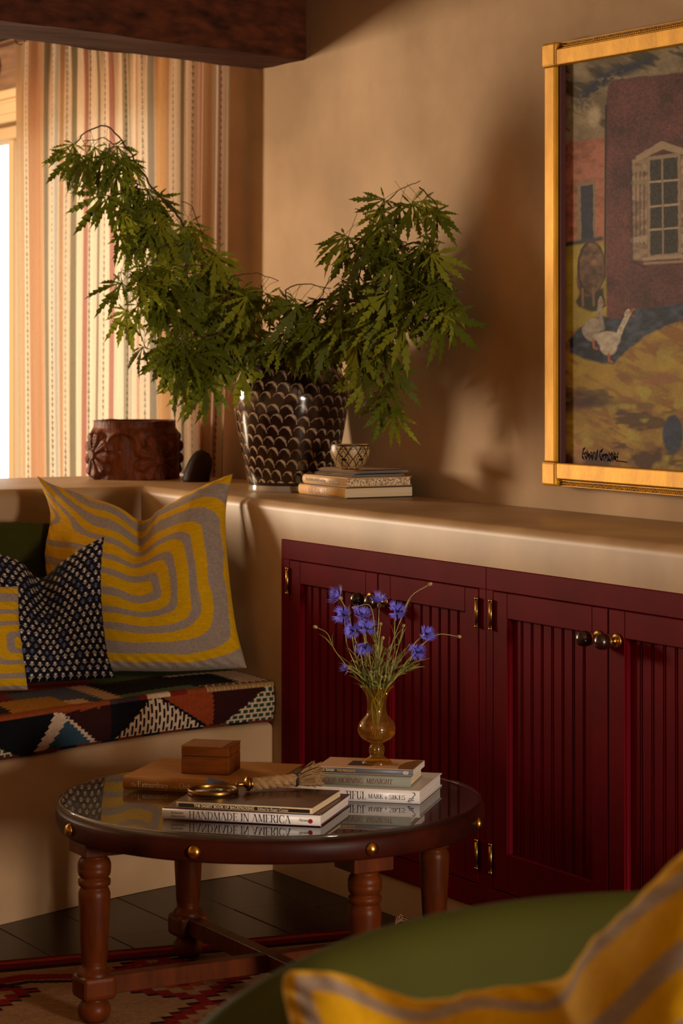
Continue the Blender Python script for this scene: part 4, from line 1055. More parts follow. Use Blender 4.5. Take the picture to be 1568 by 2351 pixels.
branch('low spreading maple branch falling from the jar beside the carved planter', [
    ([(655, 830, 7.21), (620, 785, 7.16), (579, 776, 7.12), (513, 738, 7.08), (465, 700, 7.06), (410, 676, 7.04), (340, 656, 7.02), (285, 670, 7.0)], .0045, 22, 1),
    ([(579, 770, 7.12), (493, 591, 7.1), (462, 525, 7.09), (437, 473, 7.09), (415, 462, 7.09)], .0032, 10, 1),
    ([(482, 640, 7.1), (444, 566, 7.1), (380, 568, 7.06), (330, 570, 7.04), (285, 590, 7.0)], .0022, 12, 0),
    ([(500, 610, 7.1), (420, 612, 7.05), (340, 625, 7.02), (280, 620, 7.0)], .0022, 12, 0),
    ([(513, 738, 7.08), (450, 745, 7.04), (390, 755, 7.0), (345, 775, 6.98)], .0022, 13, 0),
    ([(540, 750, 7.08), (490, 770, 7.0), (440, 775, 6.96), (400, 790, 6.94)], .002, 8, 0),
    ([(560, 760, 7.1), (520, 690, 7.06), (530, 640, 7.04), (590, 628, 7.03), (640, 645, 7.03)], .0022, 12, 0),
    ([(579, 776, 7.12), (530, 790, 7.05), (505, 820, 7.02), (498, 850, 7.0)], .002, 8, 0)], 12, (655, 830, 7.21), 1.5)
branch('upright maple branch climbing from the jar along the plaster wall', [
    ([(690, 830, 7.2), (702, 745, 7.05), (731, 690, 6.98), (815, 688, 6.88), (873, 653, 6.82), (900, 600, 6.78), (935, 560, 6.76), (985, 560, 6.73), (1005, 515, 6.72), (1000, 465, 6.72), (962, 430, 6.72)], .0052, 24, 1),
    ([(815, 690, 6.88), (830, 600, 6.84), (850, 515, 6.82), (888, 462, 6.80), (925, 432, 6.79), (965, 415, 6.78)], .0026, 20, 0),
    ([(850, 515, 6.82), (835, 490, 6.80), (815, 480, 6.80)], .0016, 4, 0),
    ([(935, 560, 6.76), (900, 540, 6.72), (870, 530, 6.70)], .0018, 6, 0),
    ([(731, 690, 6.98), (756, 640, 6.96), (764, 606, 6.96)], .0016, 3, 1),
    ([(1005, 515, 6.72), (1000, 560, 6.70), (985, 590, 6.68)], .0016, 5, 0)], 13, (690, 830, 7.2))
branch('wide drooping maple branch hanging from the jar above the stacked books', [
    ([(700, 830, 7.18), (690, 760, 7.0), (655, 671, 6.96), (700, 652, 6.93), (760, 662, 6.9)], .0036, 14, 1),
    ([(700, 800, 7.1), (740, 720, 6.9), (815, 692, 6.82), (880, 696, 6.76), (950, 684, 6.70), (1010, 672, 6.66), (1062, 668, 6.64)], .004, 24, 1),
    ([(873, 660, 6.78), (950, 625, 6.70), (1015, 635, 6.67), (1050, 655, 6.65)], .0022, 12, 0),
    ([(760, 700, 6.9), (790, 720, 6.84), (830, 735, 6.8)], .002, 7, 0),
    ([(690, 770, 7.0), (650, 735, 6.98), (610, 715, 6.98)], .002, 5, 0),
    ([(700, 770, 7.0), (690, 735, 6.95), (650, 725, 6.94)], .0018, 4, 0),
    ([(815, 692, 6.82), (845, 770, 6.80), (878, 825, 6.80), (903, 875, 6.80), (900, 910, 6.80)], .0024, 9, 1)], 14, (700, 830, 7.18), 1.3)

# ------------------------------------------------------------------ rug
def rug():
    c0 = np.array(P(908, 2128, 0)[:2]); ang = math.atan2(.843, .121)     # far edge runs almost straight to the cabinet wall
    e = np.array([-math.cos(ang), -math.sin(ang)]); f = np.array([math.sin(ang), -math.cos(ang)])   # along the edge (away from the wall), into the room
    Lx, Ly = 1.6, 2.3
    nx, ny = 480, 320
    a = np.linspace(0, Lx, nx); b = np.concatenate([np.linspace(0, 1.1, 240), np.linspace(1.11, Ly, ny-240)])
    A, Bb = np.meshgrid(a, b)
    X = c0[0]+A*e[0]+Bb*f[0]; Y = c0[1]+A*e[1]+Bb*f[1]
    Z = .008+.0006*fbm(A*30, Bb*30, 2, 4)-.006*sst(.012, 0, np.minimum(np.minimum(A, Lx-A), np.minimum(Bb, Ly-Bb)))
    C = np.zeros(A.shape+(3,)); C[:] = L('#8f6a4a')
    n = fbm(A*60, Bb*260, 2, 5); 
    def put(m, h): C[m] = L(h)
    edge = np.minimum(np.minimum(Bb, Ly-Bb), np.minimum(A, Lx-A))
    jg = .012*(np.abs((A*9) % 1-.5)*2-.5)
    # stepped serrate field: diamonds in red, brown and rust over beige
    per = .52; u = (A+.12) % per/per-.5; v = (Bb-.30)/.42
    st_ = np.round((np.abs(u)*2+jg*2)*9)/9
    dd = np.abs(st_)+np.abs(((v+.5) % 1)-.5)*1.6
    put((dd > .62) & (dd < .80), '#7a1a14'); put((dd > .80) & (dd < .86), '#2a1410'); put((dd < .46), '#8a3a1c'); put((dd < .32), '#6a1410'); put(dd < .16, '#9a7450')
    zz = (Bb-.16)+.05*(np.abs((A*3.1) % 1-.5)*2-.5)
    put((zz > .02) & (zz < .07), '#7a1a16'); put((np.abs(zz-.09) < .012), '#2a1610')
    put(edge < .11, '#5a0f0e'); put((edge > .030) & (edge < .055), '#8c2a20'); put((edge > .095) & (edge < .12), '#2a1210'); put(edge < .008, '#3a0c0a')
    C *= (.75+.5*n)[..., None]
    base = np.array([c0[0], c0[1], 0])
    root = empty('woven_rug', base, 'red bordered flatweave rug with stepped beige and brown diamonds under the coffee table', 'rug')
    link('rug_field', gridmesh('rug_field', np.stack([X, Y, Z], -1)-base, C, flip=True), M_rug, root)
    r = random.Random(4)
    for ca, cb in ((0, 0), (Lx, 0), (0, Ly), (Lx, Ly)):
        mb = MB(); o = np.array([c0[0]+ca*e[0]+cb*f[0], c0[1]+ca*e[1]+cb*f[1], .006])
        for k in range(26):
            dv = e*(-1 if ca == 0 else 1)*r.uniform(.2, 1)+f*(-1 if cb == 0 else 1)*r.uniform(.2, 1)
            l = r.uniform(.03, .06); p1 = o+np.array([dv[0]*l*.5, dv[1]*l*.5, r.uniform(.004, .018)]); p2 = o+np.array([dv[0]*l, dv[1]*l, .002])
            mb.tube([o, p1, p2], .0016, 3)
        t = link('corner_tassel', mb.mesh('corner_tassel'), mat('tassel_wool', '#8a3420', .9, color2='#b09068', vscale=80), root); t.location = -base
    return root
rug()

# ------------------------------------------------------------------ coffee table
TC = np.array([*CS(-.152, 5.418), 0]); TR = .458
def az(deg): a = math.radians(deg); return CS_dir(a)
def CS_dir(a): return math.cos(a)*RGT+math.sin(a)*FWD       # angle 0 = to the right of the picture, 90 = away
def table():
    root = empty('coffee_table', TC, 'round dark wood coffee table with brass studs, turned legs and glass top', 'table')
    zt = GZ-.006
    R = TR
    prof = [(0, .387), (R-.035, .387), (R-.012, .384), (R-.004, .386), (R, .392), (R+.001, .41), (R, .424), (R-.004, .4295), (R-.012, .4305), (R-.022, .4300)]
    link('rim', lathe('rim', prof, 120), M_tablerim, root)
    link('table_top', lathe('table_top', [(R-.021, .4300), (R-.024, .4306), (R-.035, .4306), (0, .4306)], 96), M_tabletop, root)
    gp = [(0, GZ), (R-.013, GZ), (R-.0095, GZ), (R-.006, GZ-.0005), (R-.006, GZ-.0065), (R-.008, GZ-.0075)]
    link('glass_top', lathe('glass_top', gp[::-1], 140, True), M_glass, root)
    for k in range(8):
        dv = CS_dir(math.radians(-90-17.5+45*k+(0 if k else 0)))
        s = lathe('brass_stud', [(.0135, 0), (.0140, .002), (.0125, .006), (.009, .0095), (.004, .0115), (0, .012)], 20)
        M = Matrix.Translation(Vector(dv*(R+.0005)+np.array([0, 0, .407]))) @ Vector(tuple(dv)).to_track_quat('Z', 'Y').to_matrix().to_4x4()
        s.transform(M); link('brass_stud', s, M_brass, root)
    turned = [(.012, .0), (.022, .0015), (.031, .010), (.0345, .022), (.033, .034), (.026, .044), (.0225, .047), (.024, .049), (.0235, .052), (.027, .054), (.029, .060)]
    upper = [(.036, .106), (.036, .110), (.033, .116), (.027, .123), (.025, .128), (.0265, .131), (.025, .134), (.027, .138), (.0305, .205), (.0335, .268), (.0335, .275), (.031, .283), (.0285, .287), (.0285, .289), (.033, .293), (.034, .298), (.0335, .304), (.029, .307), (.0285, .309),
             (.032, .312), (.0345, .319), (.0348, .327), (.0344, .3275), (.0350, .329), (.0345, .338), (.031, .346), (.0275, .349), (.027, .353), (.030, .356), (.036, .358)]
    LR = .41
    for ang in (209, 119, 29, 299):
        a = math.radians(ang); dv = CS_dir(a); rz = math.atan2(dv[1], dv[0])
        lg = link('leg', lathe('leg', [(q[0], q[1]+.0092) for q in turned]+[(q[0], q[1]) for q in upper], 36), M_tablewood, root)
        # the middle of the lathe is hidden inside the square stretcher block
        lg.location = dv*LR
        bm = bmesh.new(); add_box(bm, -.0375, .0375, -.0375, .0375, .058, .110, .012, 3); lb = link('stretcher_block', bm_mesh('stretcher_block', bm, False), M_tablewood, lg); lb.rotation_euler = (0, 0, rz)
        bm = bmesh.new(); add_box(bm, -.046, .038, -.045, .045, .358, .3865, .0015, 1); hb = link('head_block', bm_mesh('head_block', bm), M_tablewood, lg); hb.rotation_euler = (0, 0, rz)
    for ang, zz in ((209, .0), (119, .0003)):
        dv = CS_dir(math.radians(ang)); rz = math.atan2(dv[1], dv[0])
        bm = bmesh.new(); add_box(bm, -LR+.03, LR-.03, -.016, .016, .066+zz, .104+zz, .0015, 1); s = link('stretcher', bm_mesh('stretcher', bm), M_tablewood, root); s.rotation_euler = (0, 0, rz)
table()

# ------------------------------------------------------------------ things on the table
gz = GZ+.0004
# ochre book and wooden box
yo = rad(45); q = P(282.5, 1813, GZ)
Ln, Wd = .335, .252; c, s = math.cos(yo), math.sin(yo)
loc = (q[0]+c*Ln/2-s*Wd/2, q[1]+s*Ln/2+c*Wd/2, gz)
b = book('art_book', 'ochre cloth hardback about the extraordinary and the ordinary, carrying the wooden box', loc, yo, Ln, Wd, .0295, M_borange, M_page)
put_text(serif_text('E', .0125, .04, .10, .035), M_t_pale, b, -.133, -Wd/2-.002, .0078); put_text(sans_text('xtraordinary', .0115, 0), M_t_pale, b, -.1235, -Wd/2-.002, .0078, .060)
put_text(sans_text('The', .0075, 0, .25), M_t_gold, b, -.150, -Wd/2-.002, .0085, .0145); put_text(sans_text('in the', .0075, 0, .25), M_t_gold, b, -.0605, -Wd/2-.002, .0085, .019)
put_text(serif_text('O', .0125, .04, .10, .035), M_t_pale, b, -.038, -Wd/2-.002, .0078); put_text(sans_text('rdinary', .0115, 0), M_t_pale, b, -.0265, -Wd/2-.002, .0078, .034); put_text(sans_text('1890 - 1950', .0075), M_t_gold, b, .02, -Wd/2-.002, .0085, .04)
bz = gz+.0300
q = P(525, 1780.7, GZ+.030); yb_ = rad(47.5); bl, bw, bh = .107, .097, .0615
root = empty('wooden_box', corner_book(q, yb_, bl, bw, bz), 'small lidded rosewood box standing on the ochre book', 'box', None, yb_)
box('box_base', -bl/2, bl/2, -bw/2, bw/2, 0, .0385, M_boxwood, root, .0012, 1)
lid = box('lid', -bl/2, bl/2, -bw/2, bw/2, .0392, .0592, M_boxwood, root, .0012, 1)
box('lid_panel', -bl/2-.0015, bl/2-.013, -bw/2-.0012, bw/2+.001, .0592, .0615, M_boxtop, lid, .0008, 1)
box('lid_end_strip', bl/2-.0125, bl/2+.0015, -bw/2-.0012, bw/2+.001, .0592, .0615, M_boxwood, lid, .0008, 1)
# white book and worn paperback under the magnifier
yh = rad(46.3); q = P(736, 1899.6, GZ); Ln, Wd, Th = .333, .248, .0242
hb_loc = corner_book(q, yh, Ln, Wd, gz)
b = book('art_book', 'white spined hardback titled HANDMADE IN AMERICA at the front of the table', hb_loc, yh, Ln, Wd, Th, M_bwhite, M_pagew, board=M_bmaroon, spine=M_bwhite)
sy = -Wd/2-.0019
put_text(serif_text('HANDMADE IN AMERICA', .0158, .03, .115, .035), M_t_dark, b, -.109, sy, .0048, .215)
put_text(sans_text('Barbaralee', .0048), M_t_dark, b, -.147, sy, .0138, .026); put_text(sans_text('Diamonstein', .0048), M_t_dark, b, -.147, sy, .0070, .030)
put_text(serif_text('A', .006), M_t_dark, b, .122, sy, .010); put_text(sans_text('brams', .0058), M_t_dark, b, .1268, sy, .010, .0145)
V = [(.1462+.0046*math.cos(t), sy-.0001, .0112+.0046*math.sin(t)) for t in np.linspace(0, 2*PI, 20, endpoint=False)]
link('red_dot', mesh('red_dot', V, [list(range(20))], False), M_reddot, b)
z = gz+Th+.0003
q = P(716, 1871, z); Lp, Wp, Tp = .288, .212, .0135
db_loc = corner_book(q, yh-rad(1.5), Lp, Wp, z)
b = book('paperback_book', 'worn brown paperback titled THE DIGEST BOOK OF BACKPACKING under the magnifying glass', db_loc, yh-rad(1.5), Lp, Wp, Tp, M_bbrown, M_page, kind='soft', spine=M_page)
sy = -Wp/2-.0004
me = mesh('spine_label', [(-Lp/2+.006, sy-.0004, .0030), (Lp/2-.004, sy-.0004, .0030), (Lp/2-.004, sy-.0004, .0105), (-Lp/2+.006, sy-.0004, .0105)], [[0, 1, 2, 3]], False)
link('spine_label', me, M_bblack, b)
put_text(sans_text('THE DIGEST BOOK OF BACKPACKING', .0058, .00018), M_t_pale, b, -.105, sy-.0008, .0042, .128); put_text(sans_text('Edited by Roger Comps', .0058, .0001, .25), M_t_pale, b, .030, sy-.0008, .0042, .065)
# its curled cover corner
V = [(-Lp/2, Wp/2-.055, Tp), (-Lp/2+.05, Wp/2, Tp), (-Lp/2, Wp/2, Tp+.0015), (-Lp/2+.012, Wp/2-.012, Tp+.014), (-Lp/2+.022, Wp/2-.03, Tp+.0006)]
link('curled_corner', mesh('curled_corner', [(-Lp/2+.002, Wp/2-.06, Tp+.0004), (-Lp/2+.06, Wp/2-.004, Tp+.0004), (-Lp/2+.035, Wp/2-.002, Tp+.007), (-Lp/2+.004, Wp/2-.006, Tp+.016), (-Lp/2+.001, Wp/2-.034, Tp+.007), (-Lp/2+.022, Wp/2-.030, Tp+.0035)], [[0, 5, 4], [4, 5, 3], [3, 5, 2], [2, 5, 1]], True), mat('blue_cover_photo', '#5a6070', .35, color2='#2a2c34', vscale=30), b)
# magnifying glass
mz = z+Tp+.0006
def magnifier():
    c = P(489, 1822, mz); f_ = P(571, 1817, mz); d = f_-c; d[2] = 0; d /= np.linalg.norm(d); rz = math.atan2(d[1], d[0])
    root = empty('magnifying_glass', (c[0], c[1], mz), 'brass magnifying glass with a twisted rope handle lying on the brown paperback', 'magnifying glass', None, rz)
    R = .0515
    link('lens_band', lathe('lens_band', [(R-.003, 0), (R, .0003), (R+.0012, .0012), (R+.0012, .0098), (R, .0112), (R-.003, .0112), (R-.004, .0095), (R-.004, .0015), (R-.003, 0)], 72), M_mag_band, root)
    link('lens', lathe('lens', [(R-.003, .0045), (R*.7, .0085), (R*.35, .0105), (0, .011)], 48), M_lens, root)
    def along(me, x, z): me.transform(Matrix.Translation((x, 0, z)) @ Matrix.Rotation(PI/2, 4, 'Y')); return me
    link('ferrule', along(lathe('ferrule', [(0, -.002), (.005, -.001), (.0048, .006), (.0042, .012), (.0055, .016), (.010, .018), (.0148, .0205), (.0155, .0235), (.0150, .0265), (.0120, .028), (.0115, .031), (.0125, .032), (0, .033)], 28), R, .0158), M_mag_band, root)
    x0 = R+.031; Lr = .098; r0 = .0062; rr = .0072
    t = np.linspace(0, 1, 46)
    for k in range(3):
        ph = t*2*PI*2.1+k*2*PI/3; amp = r0*np.clip(np.minimum(t*14+.6, 1), 0, 1)
        pts = np.stack([x0+t*Lr, amp*np.cos(ph), .0144+amp*np.sin(ph)*.95+.004*t], -1)
        # every strand is laid up from thin yarns
        st = link('rope_strand', MB().tube(pts, rr*np.clip(.75+t*4, 0, 1), 9).mesh('rope_strand'), M_rope, root)
        mb = MB()
        T = np.gradient(pts, axis=0); T /= np.linalg.norm(T, axis=1)[:, None]; N = np.cross(T, [0, 0, 1.]); N /= np.linalg.norm(N, axis=1)[:, None]; Bn = np.cross(T, N)
        for j in range(7):
            a = 2*PI*j/7-t*9; mb.tube(pts+(rr*.93)*(np.cos(a)[:, None]*N+np.sin(a)[:, None]*Bn), .0011, 4)
        link('yarn', mb.mesh('yarn'), M_rope, st)
    a = np.linspace(0, 2*PI, 20); xb = x0+Lr
    mb = MB()
    for dx in (-.0012, .0016): mb.tube(np.stack([xb+dx+0*a, .0125*np.cos(a), .0175+.0125*np.sin(a)], -1), .0014, 5)
    mb.tube([(xb, -.002, .030), (xb+.006, -.006, .034), (xb+.010, -.012, .033)], .0011, 4); mb.tube([(xb, .002, .030), (xb-.004, .004, .035)], .0011, 4)
    link('binding_cord', mb.mesh('binding_cord'), M_cord, root)
    r = random.Random(9); mb = MB()
    for k in range(300):
        a = r.uniform(0, 2*PI); q = math.sqrt(r.random()); ln = r.uniform(.038, .060)
        s0 = np.array([xb+.001, .0105*q*math.cos(a), .0175+.0105*q*math.sin(a)])
        sp = 1.5+r.random()*.7
        e = np.array([xb+ln, .0165*q*sp*math.cos(a)+.006, max(.0012, .021+.0135*q*sp*math.sin(a)+.006*r.random())])
        m = (s0+e)/2+np.array([0, r.uniform(-.004, .004), r.uniform(-.002, .005)]); m[2] = max(m[2], .0014)
        mb.tube(cat_pts([s0, m, e], 6), r.uniform(.0010, .0016), 4)
    link('rope_tassel', mb.mesh('rope_tassel'), M_rope, root)
magnifier()
# stack of three under the amber vase
yw = rad(46.5); q = P(963.5, 1847.5, GZ); Ln, Wd, Th = .305, .235, .028
b = book('art_book', 'large white hardback by Mark D. Sikes at the bottom of the stack of three', corner_book(q, yw, Ln, Wd, gz), yw, Ln, Wd, Th, M_bwhite, M_pagew)
sy = -Wd/2-.0019
put_text(serif_text('TIFUL', .0165, .05, .12, .035), M_t_dark, b, -.008, sy, .0062, .046)
put_text(serif_text('MARK', .0095, .05, .13, .045), M_t_dark, b, .042, sy, .0085, .033); put_text(serif_text('D.', .0055, .05, .13, .045), M_t_dark, b, .0785, sy, .0085, .0055); put_text(serif_text('SIKES', .0095, .05, .13, .045), M_t_dark, b, .0875, sy, .0085, .035)
mb = MB(); mb.tube([(.134, sy, .005), (.1405, sy, .0095), (.1295, sy, .0115)], .0006, 4); 
V, F, w = serif_text('R', .0105, 0, .14, .05); V2 = np.column_stack([.1405-V[:, 1], np.full(len(V), sy), .0065+V[:, 0]])
link('lettering', mesh('lettering', V2, F, False), M_t_dark, b)
link('lettering', MB().tube(cat_pts([(.1365, sy, .0128), (.1395, sy, .0165), (.143, sy, .0195), (.1425, sy, .0235), (.1385, sy, .0245)], 12), .0006, 4).mesh('lettering'), M_t_dark, b)
link('lettering', MB().tube(cat_pts([(.130, sy, .0075), (.1285, sy, .0055), (.1315, sy, .0045), (.1345, sy, .0052)], 10), .0005, 4).mesh('lettering'), M_t_dark, b)
z = gz+Th+.0003
yg = rad(48.5); q = P(943, 1810, z); Ln, Wd, Th = .205, .148, .0232
b = book('novel', 'faded grey green cloth novel titled GOOD MORNING, MIDNIGHT in the middle of the stack', corner_book(q, yg, Ln, Wd, z), yg, Ln, Wd, Th, M_bgreen, M_page)
put_text(serif_text('GOOD MORNING, MIDNIGHT', .0105, .04, .13, .045, .18), M_t_red, b, -.092, -Wd/2-.0019, .0072, .155)
z += Th+.0003
yp = rad(47.5); q = P(948, 1782.5, z); Ln, Wd, Th = .21, .130, .0135
pl = corner_book(q, yp, Ln, Wd, z)
b = book('paperback_book', 'slim paperback titled THE PEREGRINE with slate spine and peach cover, under the amber vase', pl, yp, Ln, Wd, Th, M_bcover, M_pagew, kind='soft', spine=M_bgrey)
sy = -Wd/2-.0004
put_text(sans_text('J.A. BAKER', .0050, .00005), M_t_pale, b, -.094, sy, .0045, .028); put_text(sans_text('THE PEREGRINE', .0050, .00008), M_t_gold, b, -.060, sy, .0045, .040)
V, F = [], []
n = 24
for k in range(n):
    t = 2*PI*k/n; V.append((.0895+.0028*(1 if math.cos(t) > 0 else -1)+.0034*math.cos(t), sy-.0001, .0068+.0034*math.sin(t)))
link('publisher_mark', mesh('publisher_mark', V, [list(range(n))], False), M_bwhite, b); put_text(sans_text('nyrb', .0034), M_bgrey, b, .0852, sy-.0003, .0056, .0088)
def flat(name, pts, m): link(name, mesh(name, [(x, y, Th+.0002) for x, y in pts], [list(range(len(pts)))], False), m, b)
flat('cover_title_panel', [(-.045, -.035), (.010, -.035), (.010, .025), (-.045, .025)], M_t_dark)
flat('cover_bird_wing', [(.072, -.060), (.104, -.062), (.104, .058), (.088, .062), (.070, .020), (.066, -.02)], mat('ochre_print', '#8f5c22', .5, color2='#5a3614', vscale=60))
for k in range(14):
    x = .022+.003*k; flat('cover_grass_print', [(x, -.02+.002*(k % 3)), (x+.001, -.02), (x+.004*math.sin(k*2.), .035+.006*math.sin(k*1.7))], M_t_dark)
# amber glass vase
VZ = z+Th+.0004
vp = P(865, 1753, VZ); vpos = np.array([vp[0], vp[1], VZ])+FWD*.006; vpos[2] = VZ
kv = float((vpos-CAM) @ FWD)/FX
def glass_vase():
    root = empty('glass_bud_vase', vpos, 'footed amber glass vase with cornflowers standing on the stacked books', 'vase')
    pr = [(0, 35), (3, 35), (6, 33), (11, 24), (16, 17), (20, 15.5), (24, 17), (30, 18), (37, 17.5), (43, 14), (46, 14), (50, 22), (57, 34), (66, 41), (76, 43.5), (86, 42.5), (97, 37), (106, 29), (113, 24), (122, 22), (138, 21.5), (150, 23), (160, 26), (168, 31), (173, 36), (175.5, 39), (177.5, 39), (178, 37)]
    out = cat_pts([(r, h_, 0) for h_, r in pr], 90)[:, :2]*kv
    link('glass_body', lathe('glass_body', out, 64), M_amber, root)
    link('foot_disc', lathe('foot_disc', [(35*kv, .0003), (0, .0003)], 40), M_amber, root)
    fill = [(0, 47), (12, 47.5), (22, 52), (33, 59), (39.5, 67), (42, 76), (41.5, 84), (38.5, 93)]
    link('water', lathe('water', [(r*kv, h_*kv) for r, h_ in fill]+[(0, 93*kv)], 48), M_water, root)
glass_vase()
def petal_mesh(seed):                                    # one trumpet floret: a thin tube opening into five pointed teeth
    r = random.Random(seed); V = [(-.0006, 0, 0), (.0006, 0, 0), (.0012, .0062, .0008), (-.0012, .0062, .0008)]; F = [[0, 1, 2, 3]]
    k = 5; root = [(-.0012+.0024*i/k, .0062, .0008) for i in range(k+1)]; b = len(V); V += root
    rim = [(math.sin(math.radians(-34+68*i/k))*.0062, .0062+math.cos(math.radians(-34+68*i/k))*.0050, .0022) for i in range(k+1)]; V += rim
    F += [[b+i, b+i+1, b+k+2+i, b+k+1+i] for i in range(k)]
    for i in range(k):
        a = math.radians(-34+68*(i+.5)/k); l = r.uniform(.0105, .0135); V.append((math.sin(a)*l*.92, .0055+math.cos(a)*l, .004+r.uniform(0, .003))); F.append([b+k+1+i, b+k+2+i, len(V)-1])
    me = mesh('petal', V, F, False); me.materials.append(M_petal); return me
PET = [petal_mesh(i) for i in range(3)]
def lathe_dir(me, pos, dv): me.transform(Matrix.Translation(Vector(tuple(pos))) @ Vector(tuple(dv)).to_track_quat('Z', 'Y').to_matrix().to_4x4()); return me
VDp = float((vpos-CAM) @ FWD)
mouth = PD(872, 1581, VDp); mouth[:2] = vpos[:2]
def stem_path(px, r, dz=0.0):
    top = [PD(x, y, VDp+o) for x, y, o in px]
    a = r.uniform(0, 2*PI); rm = 24*kv*math.sqrt(r.random())
    low = vpos+np.array([0, 0, (55+r.uniform(0, 10))*kv])+np.array([math.cos(a+2.8), math.sin(a+2.8), 0])*12*kv*r.random()
    nk = vpos+np.array([0, 0, 130*kv])+np.array([math.cos(a), math.sin(a), 0])*13*kv*r.random()
    d = top[0]-mouth; h = d-np.array([0, 0, d[2]]); h /= np.linalg.norm(h)+1e-9
    mo = mouth+h*min(24*kv, np.linalg.norm(d)*.35); mo[2] = mouth[2]+.002
    return cat_pts([low, nk, mo]+top, 34)
def blades(root, p, r, n, base):
    for k in range(n):
        i = r.randint(14, 29); o = p[i]; t = p[i+1]-p[i-1]; t /= np.linalg.norm(t)
        a = r.uniform(0, 2*PI); side = RGT*math.cos(a)+FWD*math.sin(a)*.6
        ln = r.uniform(.022, .055)
        pts = cat_pts([o, o+t*ln*.55+side*ln*.22, o+t*ln*.9+side*ln*.55+np.array([0, 0, -ln*.08])], 6)
        wv = np.cross(t, side); wv /= np.linalg.norm(wv)+1e-9
        w = np.array([.0008, .0017, .0020, .0016, .0010, .0001])
        V = np.vstack([pts+wv*w[:, None], pts-wv*w[:, None]])-base; F = [[j, j+1, 7+j, 6+j] for j in range(5)]
        link('leaf_blade', mesh('leaf_blade', V, F), M_blade, root)
def cornflower(px, face, dark, label, seed, size=1.0, npet=13):
    r = random.Random(seed); p = stem_path(px, r); base = p[0].copy()
    root = empty('cornflower', base, label, 'flower', 'cornflowers in the amber vase')
    link('stem', MB().tube(p-base, np.linspace(.0013, .0010, len(p)), 5).mesh('stem'), M_stem, root)
    blades(root, p, r, 3, base)
    hd = np.array(face[0]*RGT+face[1]*-FWD+np.array([0, 0, face[2]])); hd /= np.linalg.norm(hd)
    tip = p[-1]-base
    cal = link('calyx', lathe_dir(lathe('calyx', [(0, -.001), (.0028, .0005), (.0046, .004), (.0044, .008), (.0030, .0105), (.0033, .012)], 12), tip-hd*.006, hd), M_budm, root)
    Q = Vector(tuple(hd)).to_track_quat('Z', 'Y').to_matrix().to_4x4()
    for k in range(npet):
        az_ = 2*PI*k/npet+r.uniform(-.15, .15); el = r.uniform(.2, .5) if k % 3 else r.uniform(.7, 1.0)
        M = Matrix.Translation(Vector(tuple(tip+hd*.004))) @ Q @ Matrix.Rotation(az_, 4, 'Z') @ Matrix.Rotation(el, 4, 'X') @ Matrix.Scale(r.uniform(.85, 1.15)*size*1.5, 4)
        o = link('petal', r.choice(PET), None, cal); o.matrix_local = M
    mb = MB()
    for k in range(16):
        a = r.uniform(0, 2*PI); q = r.uniform(.05, .6); dv = hd+q*(np.cross(hd, [.3, .5, .8])*math.cos(a)+np.cross(hd, [-.6, .2, .1])*math.sin(a)); dv /= np.linalg.norm(dv)
        mb.tube([tip+hd*.003, tip+hd*.003+dv*.009*size, tip+hd*.003+dv*r.uniform(.011, .014)*size], [.0006, .0009, .0005], 4)
    link('flower_centre', mb.mesh('flower_centre'), M_petalc, root)
CF = [([(815, 1500, .0), (803, 1420, .0), (781, 1373, .0)], (-.75, .55, .55), 'cornflower on the tallest stem, leaning out over the beadboard with its head tilted'),
      ([(800, 1490, -.01), (793, 1440, -.02), (791, 1414, -.02)], (-.2, .9, .3), 'cornflower with a loose petal just below the highest flower head'),
      ([(838, 1480, .0), (832, 1440, -.01), (829, 1418, -.01)], (.15, .75, .65), 'cornflower with a dark violet centre above the close pair'),
      ([(828, 1500, -.02), (815, 1468, -.03), (812, 1448, -.03)], (-.25, .9, .1), 'small shaded cornflower pressed against its twin in the middle of the bunch'),
      ([(842, 1500, -.01), (840, 1465, -.02), (838, 1446, -.02)], (.25, .8, .4), 'dark centred cornflower beside the small shaded one'),
      ([(850, 1520, -.04), (846, 1490, -.05), (840, 1478, -.05)], (-.2, .8, -.5), 'pale drooping cornflower low in the middle of the bunch'),
      ([(866, 1500, .02), (869, 1430, .02), (871, 1390, .02)], (.05, .12, 1.0), 'cornflower seen from the side in front of the dark cabinet knob'),
      ([(905, 1500, .0), (906, 1440, -.01), (910, 1406, -.02)], (.1, .9, .35), 'broad cornflower facing out right of the upright side-on flower'),
      ([(940, 1520, .0), (950, 1480, .0), (975, 1458, -.01)], (.35, .85, .35), 'cornflower near the long bent bud stem, above its neighbour'),
      ([(925, 1530, -.02), (945, 1505, -.03), (955, 1497, -.04)], (.2, .9, .1), 'low wide open cornflower leaning away from the bunch'),
      ([(835, 1560, -.02), (812, 1540, -.03), (803, 1533, -.03)], (-.8, .4, .1), 'half open cornflower bud just above the rim of the amber vase')]
for i, (px, fc, lb) in enumerate(CF): cornflower(px, fc, False, lb, 40+i, .72 if i == 10 else (.9 if i in (3, 5) else 1.0), 7 if i == 10 else 12)
def bud(px, seed, label, rad_=.0036, nb=3):
    r = random.Random(seed); p = stem_path(px, r); base = p[0].copy()
    root = empty('cornflower_bud', base, label, 'flower bud', 'bud stems in the amber vase')
    link('stem', MB().tube(p-base, np.linspace(.0012, .0008, len(p)), 5).mesh('stem'), M_stem, root); blades(root, p, r, nb, base)
    t = p[-1]-p[-3]; t /= np.linalg.norm(t)
    link('bud', lathe_dir(lathe('bud', [(0, -.001), (rad_*.6, -.0005), (rad_, rad_*.9), (rad_*.92, rad_*1.5), (rad_*.5, rad_*2.1), (0, rad_*2.2)], 12), p[-1]-base, t), M_budm, root)
